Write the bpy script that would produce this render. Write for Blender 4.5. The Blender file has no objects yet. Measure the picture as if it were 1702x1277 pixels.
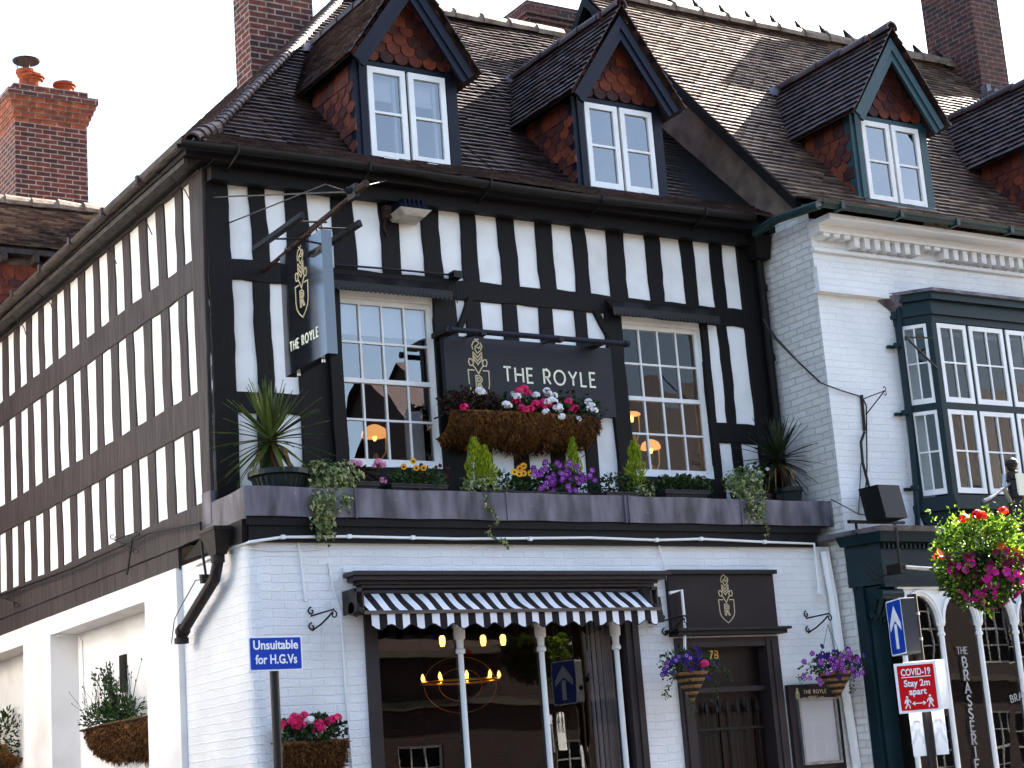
import bpy, math, random
from mathutils import Vector, Matrix
random.seed(7)
S = bpy.context.scene
col = S.collection
rad = math.radians

# ------------------------------------------------------------ camera, sky, sun, exposure
YAW, PIT, ROL, FPX = 0.57120504, 0.22339552, -0.07643303, 2986.33
CAM = Vector((-6.258, -14.725, 1.6))
fwd = Vector((math.sin(YAW) * math.cos(PIT), math.cos(YAW) * math.cos(PIT), math.sin(PIT)))
rt0 = Vector((math.cos(YAW), -math.sin(YAW), 0)); up0 = rt0.cross(fwd)
rt = math.cos(ROL) * rt0 + math.sin(ROL) * up0
up = -math.sin(ROL) * rt0 + math.cos(ROL) * up0
cd = bpy.data.cameras.new('camera'); cam = bpy.data.objects.new('camera', cd); col.objects.link(cam)
cd.sensor_width = 36; cd.lens = FPX / 1702 * 36; cd.clip_end = 2000
m = Matrix((rt, up, -fwd)).transposed().to_4x4(); m.translation = CAM; cam.matrix_world = m
S.camera = cam

SUN = Vector((1.83, 0.31, 1.39)).normalized()
W = bpy.data.worlds.new("World"); S.world = W; W.use_nodes = True
sk = W.node_tree.nodes.new('ShaderNodeTexSky'); sk.sky_type = 'NISHITA'; sk.sun_disc = False
sk.sun_elevation = math.asin(SUN.z); sk.sun_rotation = math.atan2(SUN.x, SUN.y)
sk.air_density = 1.0; sk.dust_density = 1.8; sk.ozone_density = 0.8
W.node_tree.links.new(sk.outputs[0], W.node_tree.nodes['Background'].inputs[0])
W.node_tree.nodes['Background'].inputs[1].default_value = 0.055
sd = bpy.data.lights.new('sun', 'SUN'); sd.energy = 5; sd.angle = rad(.5); sd.color = (1, .93, .82)
so = bpy.data.objects.new('sun', sd); col.objects.link(so); so.rotation_euler = SUN.to_track_quat('Z', 'Y').to_euler()
S.view_settings.view_transform = 'Standard'; S.view_settings.look = 'None'
S.view_settings.exposure = 3.3; S.view_settings.gamma = 1


def at(x, y, **k):
    """point of the place measured off the photo, on the plane X=, Y= or Z= it is known to lie on"""
    q = rt * ((x - 851) / FPX) + up * (-(y - 638.5) / FPX) + fwd
    (a, v), = k.items(); i = 'XYZ'.index(a)
    return CAM + q * ((v - CAM[i]) / q[i])


def xat(x, y, Y=0): return at(x, y, Y=Y).x
def zat(x, y, Y=0): return at(x, y, Y=Y).z

# ------------------------------------------------------------ mesh helpers
class MB:
    def __init__(s): s.v = []; s.f = []; s.c = []; s.mi = []; s.cur = None; s.m = 0
    def face(s, pts, c=None):
        n = len(s.v); s.v += [tuple(p) for p in pts]; s.f.append(tuple(range(n, n + len(pts))))
        s.c.append(random.random() if c is None else c); s.mi.append(s.m)
    def mesh(s, vs, fs, c=None):
        n = len(s.v); s.v += [tuple(p) for p in vs]
        if c is None: c = random.random()
        for f in fs: s.f.append(tuple(i + n for i in f)); s.c.append(c); s.mi.append(s.m)
    def box(s, x0, x1, y0, y1, z0, z1, c=None):
        s.hexa([(x0, y0, z0), (x1, y0, z0), (x1, y1, z0), (x0, y1, z0)], [(x0, y0, z1), (x1, y0, z1), (x1, y1, z1), (x0, y1, z1)], c)
    def hexa(s, a, b, c=None):
        n = len(a); fs = [tuple(range(n - 1, -1, -1)), tuple(range(n, 2 * n))] + [(i, (i + 1) % n, n + (i + 1) % n, n + i) for i in range(n)]
        s.mesh(list(a) + list(b), fs, c)
    def tube(s, pts, r, n=8, c=None, cap=True):
        pts = [Vector(p) for p in pts]; rs = r if isinstance(r, (list, tuple)) else [r] * len(pts)
        vs = []; fs = []; prev = None
        for i, p in enumerate(pts):
            d = (pts[min(i + 1, len(pts) - 1)] - pts[max(i - 1, 0)]).normalized()
            a = prev if prev is not None else (Vector((0, 0, 1)) if abs(d.z) < .9 else Vector((1, 0, 0)))
            a = (a - d * a.dot(d)).normalized(); prev = a; b = d.cross(a)
            vs += [p + (a * math.cos(t) + b * math.sin(t)) * rs[i] for t in [2 * math.pi * k / n for k in range(n)]]
            if i: fs += [((i - 1) * n + k, (i - 1) * n + (k + 1) % n, i * n + (k + 1) % n, i * n + k) for k in range(n)]
        if cap: fs += [tuple(range(n - 1, -1, -1)), tuple(range((len(pts) - 1) * n, len(pts) * n))]
        s.mesh(vs, fs, c)
    def lathe(s, prof, o, n=20, sy=1, c=None):
        vs = [(o[0] + r * math.cos(2 * math.pi * k / n), o[1] + sy * r * math.sin(2 * math.pi * k / n), o[2] + z) for r, z in prof for k in range(n)]
        fs = [(i * n + k, i * n + (k + 1) % n, (i + 1) * n + (k + 1) % n, (i + 1) * n + k) for i in range(len(prof) - 1) for k in range(n)]
        fs += [tuple(range(n - 1, -1, -1)), tuple(range((len(prof) - 1) * n, len(prof) * n))]
        s.mesh(vs, fs, c)
    def beam(s, a, b, n, w, d, seg=6, jit=.006, c=None):
        """a rough-sawn timber from a to b: w wide, standing d proud of the wall whose normal is n"""
        a, b, n = Vector(a), Vector(b), Vector(n); t = (b - a).normalized(); u = t.cross(n).normalized()
        w0, w1 = w if isinstance(w, tuple) else (w, w); c = random.random() if c is None else c
        L = []; ph = random.random() * 6
        for i in range(seg + 1):
            k = i / seg; p = a.lerp(b, k); ww = (w0 + (w1 - w0) * k) / 2; wig = jit * math.sin(ph + k * 5)
            j = [random.uniform(-jit, jit) for _ in range(2)]
            L.append((p - u * (ww + j[0] - wig), p + u * (ww + j[1] + wig)))
        vs = []
        for l, r in L: vs += [l - n * .01, l + n * (d - .004), l + u * .006 + n * d, r - u * .006 + n * d, r + n * (d - .004), r - n * .01]
        fs = [(i * 6 + k, i * 6 + k + 1, i * 6 + k + 7, i * 6 + k + 6) for i in range(seg) for k in range(5)]
        fs += [(5, 4, 3, 2, 1, 0), tuple(seg * 6 + k for k in range(6))]
        s.mesh(vs, fs, c)
    def build(s, name, mat, parent=None, label=None, smooth=False, kind=None):
        me = bpy.data.meshes.new(name); me.from_pydata(s.v, [], s.f)
        for mm in (mat if isinstance(mat, (list, tuple)) else [mat]): me.materials.append(mm)
        me.uv_layers.new(name='uv'); me.attributes.new('rnd', 'FLOAT', 'CORNER'); me.update()
        ud = [0.0] * (len(me.loops) * 2); cdt = [0.0] * len(me.loops); Z = Vector((0, 0, 1))
        for p in me.polygons:
            n = p.normal
            if abs(n.z) > .97: U, V = Vector((1, 0, 0)), Vector((0, 1, 0))
            else: U = Z.cross(n).normalized(); V = n.cross(U)
            for li in p.loop_indices:
                q = me.vertices[me.loops[li].vertex_index].co
                ud[2 * li] = q.dot(U); ud[2 * li + 1] = q.dot(V); cdt[li] = s.c[p.index]
        me.uv_layers['uv'].data.foreach_set('uv', ud); me.attributes['rnd'].data.foreach_set('value', cdt)
        me.polygons.foreach_set('material_index', s.mi)
        if smooth: me.polygons.foreach_set('use_smooth', [True] * len(me.polygons))
        o = bpy.data.objects.new(name, me); col.objects.link(o)
        if parent: attach(o, parent)
        if label: o['label'] = label
        if kind: o['kind'] = kind
        return o


def attach(o, parent):
    o.parent = parent
    o.matrix_parent_inverse = Matrix.Translation(-parent.location)   # a part keeps its place whatever its parent's origin


def thing(name, label, cat, loc=(0, 0, 0), group=None):
    o = bpy.data.objects.new(name, None); col.objects.link(o); o.location = loc; o.empty_display_size = .1
    o['label'] = label; o['category'] = cat
    if group: o['group'] = group
    return o


def tag(o, label, cat, group=None):
    o['label'] = label; o['category'] = cat
    if group: o['group'] = group
    return o

# ------------------------------------------------------------ materials
def deep(c): return c if c is None or min(c) > .5 else tuple(x ** 1.25 for x in c)


def mat(name, c1, c2=None, rough=.7, scale=3, by='noise', bump=0, bscale=40, metal=0, spec=.3, stretch=None, lo=.35, hi=.65, transl=0, chips=None, c3=None, emit=None, clear=0, det=6):
    c1, c2, c3 = deep(c1), deep(c2), deep(c3)
    m = bpy.data.materials.new(name); m.use_nodes = True; nt = m.node_tree; N = nt.nodes; L = nt.links
    b = N['Principled BSDF']; b.inputs['Roughness'].default_value = rough; b.inputs['Metallic'].default_value = metal
    b.inputs['Specular IOR Level'].default_value = spec
    if clear: b.inputs['Coat Weight'].default_value = clear; b.inputs['Coat Roughness'].default_value = .05
    uv = N.new('ShaderNodeUVMap').outputs[0]
    if stretch:
        mp = N.new('ShaderNodeMapping'); mp.inputs['Scale'].default_value = stretch; L.new(uv, mp.inputs[0]); uv = mp.outputs[0]
    c2 = c2 or tuple(x * .75 for x in c1)
    rp = N.new('ShaderNodeValToRGB'); e = rp.color_ramp.elements
    if by == 'rnd':
        a = N.new('ShaderNodeAttribute'); a.attribute_name = 'rnd'; src = a.outputs['Fac']; e[0].position = 0; e[1].position = 1
    else:
        nz = N.new('ShaderNodeTexNoise'); nz.inputs['Scale'].default_value = scale; nz.inputs['Detail'].default_value = det; L.new(uv, nz.inputs['Vector']); src = nz.outputs[0]
        e[0].position = lo; e[1].position = hi
    e[0].color = (*c1, 1); e[1].color = (*c2, 1)
    if c3: el = rp.color_ramp.elements.new(.5); el.color = (*c3, 1)
    L.new(src, rp.inputs[0]); cout = rp.outputs[0]
    if by == 'rnd':
        nz = N.new('ShaderNodeTexNoise'); nz.inputs['Scale'].default_value = scale; L.new(uv, nz.inputs['Vector'])
        mr = N.new('ShaderNodeMapRange'); L.new(nz.outputs[0], mr.inputs[0]); mr.inputs[1].default_value = .3; mr.inputs[2].default_value = .7; mr.inputs[3].default_value = .6; mr.inputs[4].default_value = 1.25
        mx = N.new('ShaderNodeMix'); mx.data_type = 'RGBA'; mx.blend_type = 'MULTIPLY'; mx.inputs[0].default_value = 1
        L.new(cout, mx.inputs[6]); L.new(mr.outputs[0], mx.inputs[7]); cout = mx.outputs[2]
    if chips:   # (colour, threshold, scale): flecks where paint has gone
        nz2 = N.new('ShaderNodeTexNoise'); nz2.inputs['Scale'].default_value = chips[2]; nz2.inputs['Detail'].default_value = 8; nz2.inputs['Roughness'].default_value = .7
        L.new(N.new('ShaderNodeUVMap').outputs[0], nz2.inputs['Vector'])
        r2 = N.new('ShaderNodeValToRGB'); r2.color_ramp.elements[0].position = chips[1]; r2.color_ramp.elements[1].position = chips[1] + .02
        L.new(nz2.outputs[0], r2.inputs[0]); mx = N.new('ShaderNodeMix'); mx.data_type = 'RGBA'
        L.new(r2.outputs[0], mx.inputs[0]); L.new(cout, mx.inputs[6]); mx.inputs[7].default_value = (*chips[0], 1); cout = mx.outputs[2]
    L.new(cout, b.inputs['Base Color'])
    if bump:
        nb = N.new('ShaderNodeTexNoise'); nb.inputs['Scale'].default_value = bscale; nb.inputs['Detail'].default_value = 6; L.new(uv, nb.inputs['Vector'])
        bp = N.new('ShaderNodeBump'); bp.inputs['Strength'].default_value = bump; bp.inputs['Distance'].default_value = .01
        L.new(nb.outputs[0], bp.inputs['Height']); L.new(bp.outputs[0], b.inputs['Normal'])
    if emit:
        b.inputs['Emission Color'].default_value = (*emit[0], 1); b.inputs['Emission Strength'].default_value = emit[1]
    if transl:
        tr = N.new('ShaderNodeBsdfTranslucent'); L.new(cout, tr.inputs[0]); ms = N.new('ShaderNodeMixShader'); ms.inputs[0].default_value = transl
        L.new(b.outputs[0], ms.inputs[1]); L.new(tr.outputs[0], ms.inputs[2]); L.new(ms.outputs[0], N['Material Output'].inputs[0])
    return m


def brick(name, c1, c2, mortar, painted=False, row=.075, w=.225, msize=.009, strength=.6, dirt=None):
    c1, c2, mortar = deep(c1), deep(c2), deep(mortar)
    m = bpy.data.materials.new(name); m.use_nodes = True; nt = m.node_tree; N = nt.nodes; L = nt.links
    b = N['Principled BSDF']; b.inputs['Roughness'].default_value = .85 if not painted else .6
    uv = N.new('ShaderNodeUVMap').outputs[0]
    nz = N.new('ShaderNodeTexNoise'); nz.inputs['Scale'].default_value = 5; nz.inputs['Detail'].default_value = 3; L.new(uv, nz.inputs['Vector'])
    add = N.new('ShaderNodeVectorMath'); add.operation = 'MULTIPLY_ADD'; L.new(nz.outputs[1], add.inputs[0])
    k = .03 if painted else .008; add.inputs[1].default_value = (k, k, 0); L.new(uv, add.inputs[2])
    bt = N.new('ShaderNodeTexBrick'); L.new(add.outputs[0], bt.inputs['Vector']); bt.inputs['Scale'].default_value = 1
    bt.inputs['Brick Width'].default_value = w; bt.inputs['Row Height'].default_value = row; bt.inputs['Mortar Size'].default_value = msize
    bt.inputs['Mortar Smooth'].default_value = .5 if painted else .1; bt.inputs['Bias'].default_value = 0
    bt.inputs['Color1'].default_value = (*c1, 1); bt.inputs['Color2'].default_value = (*c2, 1); bt.inputs['Mortar'].default_value = (*mortar, 1)
    n2 = N.new('ShaderNodeTexNoise'); n2.inputs['Scale'].default_value = 1.3 if painted else 9; n2.inputs['Detail'].default_value = 8; L.new(uv, n2.inputs['Vector'])
    mr = N.new('ShaderNodeMapRange'); mr.inputs[1].default_value = .3; mr.inputs[2].default_value = .7; mr.inputs[3].default_value = .86 if painted else .55; mr.inputs[4].default_value = 1.03 if painted else 1.4; L.new(n2.outputs[0], mr.inputs[0])
    mx = N.new('ShaderNodeMix'); mx.data_type = 'RGBA'; mx.blend_type = 'MULTIPLY'; mx.inputs[0].default_value = 1
    L.new(bt.outputs[0], mx.inputs[6]); L.new(mr.outputs[0], mx.inputs[7]); cout = mx.outputs[2]
    if dirt:
        nd = N.new('ShaderNodeTexNoise'); nd.inputs['Scale'].default_value = 14; nd.inputs['Detail'].default_value = 10; nd.inputs['Roughness'].default_value = .75; L.new(uv, nd.inputs['Vector'])
        r2 = N.new('ShaderNodeValToRGB'); r2.color_ramp.elements[0].position = .66; r2.color_ramp.elements[1].position = .72; L.new(nd.outputs[0], r2.inputs[0])
        m2 = N.new('ShaderNodeMix'); m2.data_type = 'RGBA'; L.new(r2.outputs[0], m2.inputs[0]); L.new(cout, m2.inputs[6]); m2.inputs[7].default_value = (*dirt, 1); cout = m2.outputs[2]
    L.new(cout, b.inputs['Base Color'])
    inv = N.new('ShaderNodeMath'); inv.operation = 'MULTIPLY_ADD'; inv.inputs[1].default_value = -.8; L.new(bt.outputs['Fac'], inv.inputs[0])
    nb = N.new('ShaderNodeTexNoise'); nb.inputs['Scale'].default_value = 45; nb.inputs['Detail'].default_value = 5; L.new(uv, nb.inputs['Vector']); L.new(nb.outputs[0], inv.inputs[2])
    bp = N.new('ShaderNodeBump'); bp.inputs['Strength'].default_value = strength; bp.inputs['Distance'].default_value = .012
    L.new(inv.outputs[0], bp.inputs['Height']); L.new(bp.outputs[0], b.inputs['Normal'])
    return m


def glassmat(name, refl=.12, tint=(.75, .78, .8), wave=.02):
    m = bpy.data.materials.new(name); m.use_nodes = True; nt = m.node_tree; N = nt.nodes; L = nt.links; N.remove(N['Principled BSDF'])
    g = N.new('ShaderNodeBsdfGlossy'); g.inputs['Roughness'].default_value = .004; t = N.new('ShaderNodeBsdfTransparent'); t.inputs[0].default_value = (*tint, 1)
    fr = N.new('ShaderNodeFresnel'); fr.inputs[0].default_value = 1.5; ad = N.new('ShaderNodeMath'); ad.inputs[1].default_value = refl; L.new(fr.outputs[0], ad.inputs[0])
    nz = N.new('ShaderNodeTexNoise'); nz.inputs['Scale'].default_value = 2.2; nz.inputs['Detail'].default_value = 1; L.new(N.new('ShaderNodeUVMap').outputs[0], nz.inputs['Vector'])
    bp = N.new('ShaderNodeBump'); bp.inputs['Strength'].default_value = wave; bp.inputs['Distance'].default_value = .1; L.new(nz.outputs[0], bp.inputs['Height']); L.new(bp.outputs[0], g.inputs['Normal'])
    ms = N.new('ShaderNodeMixShader'); L.new(ad.outputs[0], ms.inputs[0]); L.new(t.outputs[0], ms.inputs[1]); L.new(g.outputs[0], ms.inputs[2]); L.new(ms.outputs[0], N['Material Output'].inputs[0])
    return m


K = {}
K['plaster'] = mat('limewash plaster', (.8, .79, .775), (.62, .6, .57), rough=.8, scale=2.2, bump=.25, bscale=9, chips=((.3, .26, .23), .705, 16), lo=.45, hi=.8)
K['render'] = mat('white smooth render', (.8, .775, .75), (.62, .58, .54), rough=.8, scale=1.7, lo=.45, hi=.85, bump=.15, bscale=12)
K['timber'] = mat('black painted timber', (.006, .004, .0045), (.013, .009, .009), rough=.65, spec=.22, scale=2, stretch=(14, .8, 1), bump=.5, bscale=7, chips=((.5, .47, .45), .7, 34))
K['timber_glare'] = mat('glare lightened timber', (.055, .042, .042), (.1, .082, .08), rough=.7, scale=2, stretch=(10, .8, 1), bump=.4, bscale=7, chips=((.6, .57, .55), .755, 30))  # black timber lightened: the glare over the side wall is put into its colour
K['tiles'] = mat('clay roof tiles', (.034, .017, .018), (.11, .068, .058), rough=.5, by='rnd', scale=6, c3=(.056, .028, .028), bump=.5, bscale=30, spec=.45)
K['tiles_lite'] = mat('pale clay roof tiles', (.075, .045, .042), (.27, .205, .155), rough=.5, by='rnd', scale=5, c3=(.14, .092, .075), bump=.5, bscale=30, spec=.5)  # a lighter mix than the plain clay tiles, varied tile by tile
K['ridge'] = mat('ridge tiles', (.3, .25, .2), (.16, .11, .085), rough=.7, scale=6, bump=.5)
K['hung'] = mat('hung tiles', (.26, .075, .035), (.075, .03, .03), rough=.7, by='rnd', scale=8, c3=(.15, .045, .028), bump=.4)
K['navy'] = mat('navy paint', (.008, .014, .032), (.014, .02, .042), rough=.5, spec=.2, scale=4, bump=.2, chips=((.25, .25, .25), .74, 30))
K['teal'] = mat('weathered teal paint', (.03, .085, .1), (.04, .095, .11), rough=.5, spec=.3, scale=6, bump=.3, chips=((.2, .15, .13), .69, 22))
K['dkgreen'] = mat('dark green gloss', (.005, .028, .037), (.008, .037, .048), rough=.45, spec=.2, scale=4, bump=.15, chips=((.15, .15, .15), .76, 30))
K['white'] = mat('white gloss paint', (.8, .8, .79), (.72, .71, .69), rough=.4, scale=3, bump=.1)
K['white_old'] = mat('flaking white paint', (.78, .77, .75), (.7, .68, .65), rough=.5, scale=4, bump=.3, chips=((.08, .06, .05), .7, 18))
K['brickw'] = brick('white painted brick', (.8, .79, .78), (.76, .75, .745), (.755, .75, .745), painted=True, strength=.55)
K['brickw2'] = brick('old white painted brick', (.76, .73, .7), (.66, .63, .6), (.58, .55, .52), painted=True, strength=.9, dirt=(.3, .24, .2))
K['brick'] = brick('red brick', (.2, .05, .028), (.075, .026, .022), (.36, .28, .23))
K['brick_dk'] = brick('old dark brick', (.12, .03, .022), (.035, .014, .014), (.17, .12, .095))
K['corb'] = brick('orange brick', (.38, .1, .035), (.22, .06, .03), (.33, .24, .19))
K['lead'] = mat('lead sheet', (.09, .078, .09), (.24, .22, .25), rough=.55, scale=1.6, stretch=(4, 1, 1), bump=.25, bscale=3, chips=((.4, .38, .4), .665, 10))
K['grey'] = mat('dark taupe gloss', (.052, .042, .045), (.065, .052, .056), rough=.35, scale=3, bump=.1)
K['iron'] = mat('black iron', (.008, .007, .007), (.018, .014, .013), rough=.5, spec=.3, scale=12, bump=.3)
K['rust'] = mat('rusty iron', (.09, .035, .018), (.03, .02, .018), rough=.8, scale=18, bump=.5)
K['gutter'] = mat('old painted gutter', (.11, .085, .07), (.035, .028, .025), rough=.6, scale=7, bump=.5)
K['gutterd'] = mat('dark cast iron', (.045, .03, .025), (.02, .014, .013), rough=.6, scale=9, bump=.5, chips=((.35, .32, .3), .7, 18))
K['ggutter'] = mat('green gutter', (.015, .045, .045), (.03, .06, .055), rough=.45, scale=8, bump=.3, chips=((.2, .2, .2), .72, 20))
K['strip'] = mat('beige gable render', (.26, .2, .165), (.15, .115, .1), rough=.9, scale=4, bump=.5, bscale=14)
K['dark'] = mat('dark interior', (.012, .009, .008), (.008, .006, .006), rough=.9, scale=1)
K['signblk'] = mat('charcoal sign paint', (.018, .017, .024), (.026, .025, .034), rough=.5, scale=2, stretch=(1, 30, 1), bump=.15, bscale=20)
K['signgloss'] = mat('glossy charcoal sign', (.02, .021, .024), (.024, .025, .029), rough=.08, scale=2, clear=1.0, spec=1.0)
K['signtaupe'] = mat('dark taupe sign', (.04, .032, .036), (.05, .04, .044), rough=.25, scale=2)
K['gold'] = mat('pale gold lettering', (.62, .52, .33), (.66, .57, .38), rough=.4)
K['cream'] = mat('cream lettering', (.8, .78, .6), (.82, .8, .62), rough=.5)
K['goldnum'] = mat('brass numerals', (.8, .5, .15), (.8, .5, .15), rough=.3, metal=.6)
K['moss'] = mat('dry moss liner', (.3, .16, .055), (.045, .02, .008), rough=1, by='rnd', scale=14, c3=(.16, .075, .025), bump=.8)
K['leaf'] = mat('leaf green', (.02, .05, .012), (.1, .17, .04), rough=.5, by='rnd', c3=(.045, .1, .02), transl=.3)
K['leafd'] = mat('deep leaf green', (.015, .035, .01), (.09, .15, .035), rough=.5, by='rnd', c3=(.04, .08, .02), transl=.25)
K['leafb'] = mat('bright leaf', (.03, .09, .01), (.34, .45, .07), rough=.45, by='rnd', c3=(.12, .22, .02), transl=.45)
K['leafr'] = mat('bronze leaf', (.1, .02, .014), (.03, .045, .015), rough=.5, by='rnd', c3=(.06, .03, .012), transl=.3)
K['ivy'] = mat('variegated ivy', (.04, .085, .02), (.5, .5, .25), rough=.45, by='rnd', c3=(.15, .2, .05), transl=.2)
K['conifer'] = mat('lime conifer', (.17, .25, .012), (.55, .6, .05), rough=.6, by='rnd', c3=(.33, .42, .02), transl=.35)
K['palm'] = mat('palm blade', (.05, .09, .025), (.2, .24, .07), rough=.4, by='rnd', c3=(.1, .15, .045), transl=.3)
K['palmd'] = mat('dark palm blade', (.012, .025, .012), (.07, .09, .04), rough=.4, by='rnd', c3=(.03, .05, .02), transl=.2)
K['bark'] = mat('bark', (.14, .07, .04), (.06, .035, .022), rough=.9, scale=14, bump=.8)
K['pot'] = mat('dark green pot', (.012, .025, .022), (.018, .034, .03), rough=.5, scale=3)
K['trough'] = mat('dark brown plastic', (.045, .034, .036), (.06, .046, .048), rough=.5, scale=3)
for n_, a_, b_ in (('pink', (.6, .006, .11), (.85, .04, .26)), ('whitef', (.8, .8, .82), (.9, .9, .92)), ('lpink', (.75, .28, .48), (.85, .45, .6)),
                   ('yellow', (.85, .38, .01), (.95, .6, .02)), ('purple', (.2, .014, .26), (.4, .06, .44)), ('violet', (.03, .008, .13), (.1, .02, .3)),
                   ('maroon', (.05, .005, .02), (.12, .01, .05)), ('crimson', (.12, .003, .03), (.3, .01, .09)), ('magenta', (.4, .005, .2), (.8, .03, .45)), ('red', (.7, .02, .01), (.9, .08, .02)), ('orange', (.8, .16, .01), (.9, .3, .02)), ('heart', (.12, .03, .004), (.2, .06, .01)), ('palep', (.5, .2, .6), (.65, .38, .75))):
    K[n_] = mat('petal ' + n_, a_, b_, rough=.5, by='rnd', scale=20, transl=.25)
K['glass'] = glassmat('window glass', .0, wave=.006)
K['clearglass'] = glassmat('clear glass', .0, (.97, .97, .97), .001)
K['glass_sky'] = glassmat('old window glass', .2, wave=.008)
K['shopglass'] = glassmat('shop glass', .03, (.8, .8, .8), .006)
K['blind'] = mat('white blind', (.7, .7, .72), (.6, .6, .62), rough=.8)
K['bulb'] = mat('lit lamp glass', (.9, .6, .3), (.9, .6, .3), emit=((1, .42, .06), 1.1))
K['shade'] = mat('lit lampshade', (.7, .5, .3), (.7, .45, .25), emit=((1, .42, .12), .13))
K['lens'] = mat('frosted lens', (.55, .5, .42), (.4, .35, .3), rough=.4, scale=8)
K['stripew'] = mat('white canvas', (.75, .75, .78), (.68, .68, .7), rough=.85, bump=.2, bscale=60)
K['stripeb'] = mat('dark canvas', (.022, .014, .018), (.028, .018, .022), rough=.85, bump=.2, bscale=60)
K['roadblue'] = mat('blue sign sheet', (.003, .075, .45), (.004, .085, .47), rough=.35)
K['roadred'] = mat('red sign sheet', (.62, .002, .008), (.64, .003, .01), rough=.5, spec=.15)
K['signwhite'] = mat('white sign sheet', (.82, .82, .84), (.8, .8, .82), rough=.4)
K['faded'] = mat('faded pale blue ink', (.56, .6, .72), (.62, .66, .76), rough=.5)
K['etch'] = mat('etched window letters', (.5, .5, .5), (.36, .36, .37), rough=.6)
K['steelgrey'] = mat('grey steel', (.09, .09, .1), (.13, .13, .14), rough=.5)
K['galv'] = mat('galvanised steel', (.5, .5, .5), (.35, .35, .36), rough=.35, metal=.8, scale=10)
K['polebr'] = mat('brown pole paint', (.02, .013, .013), (.03, .02, .02), rough=.45)
K['cane'] = mat('woven cane', (.35, .22, .11), (.2, .11, .05), rough=.8, scale=30, bump=.5)
K['caned'] = mat('dark cane band', (.03, .015, .012), (.05, .03, .02), rough=.8)
K['terra'] = mat('terracotta pot', (.4, .11, .045), (.26, .08, .035), rough=.8, scale=6, bump=.3)
K['cable'] = mat('black cable', (.005, .005, .005), (.008, .008, .008), rough=.5, spec=.3)
K['asphalt'] = mat('asphalt', (.05, .05, .05), (.065, .063, .06), rough=.9, scale=8, bump=.4)
K['paving'] = brick('paving slabs', (.34, .31, .27), (.28, .25, .22), (.15, .14, .12), row=.45, w=.6, msize=.01)
K['curtain'] = mat('pale curtain', (.5, .5, .52), (.35, .35, .38), rough=.9, scale=3, stretch=(8, .3, 1))
K['opp'] = brick('facing brick', (.1, .035, .025), (.055, .022, .018), (.13, .1, .085))
K['barwood'] = mat('weathered batten', (.2, .16, .14), (.12, .1, .09), rough=.8, scale=5, stretch=(1, 10, 1))
K['doorwood'] = mat('dark stained door', (.014, .006, .005), (.026, .011, .008), rough=.35, spec=.3, scale=2, stretch=(8, .6, 1), clear=.1)
K['cobble'] = mat('stone dressing', (.2, .17, .13), (.16, .13, .1), rough=.8, scale=4, bump=.3)

# ------------------------------------------------------------ building helpers
FY = lambda y: (lambda a, b, d: (a, y + d, b))          # facing -Y: d goes into the wall
FX = lambda x: (lambda a, b, d: (x + d, -a, b))         # facing -X, a = -Y so that it reads left to right


def wall(mb, F, a0, a1, b0, b1, holes=(), depth=.2):
    A = sorted({a0, a1, *[h[0] for h in holes], *[h[1] for h in holes]}); B = sorted({b0, b1, *[h[2] for h in holes], *[h[3] for h in holes]})
    for i in range(len(A) - 1):
        for j in range(len(B) - 1):
            ca, cb = (A[i] + A[i + 1]) / 2, (B[j] + B[j + 1]) / 2
            if any(h[0] < ca < h[1] and h[2] < cb < h[3] for h in holes): continue
            mb.face([F(A[i], B[j], 0), F(A[i + 1], B[j], 0), F(A[i + 1], B[j + 1], 0), F(A[i], B[j + 1], 0)], .5)
    for h in holes:
        q = [(h[0], h[2]), (h[0], h[3]), (h[1], h[3]), (h[1], h[2])]
        for k in range(4):
            p, r = q[k], q[(k + 1) % 4]
            mb.face([F(*p, 0), F(*p, depth), F(*r, depth), F(*r, 0)], .5)


def fbox(mb, F, a0, a1, b0, b1, d0, d1, c=None):
    mb.hexa([F(a0, b0, d0), F(a1, b0, d0), F(a1, b0, d1), F(a0, b0, d1)], [F(a0, b1, d0), F(a1, b1, d0), F(a1, b1, d1), F(a0, b1, d1)], c)


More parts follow.
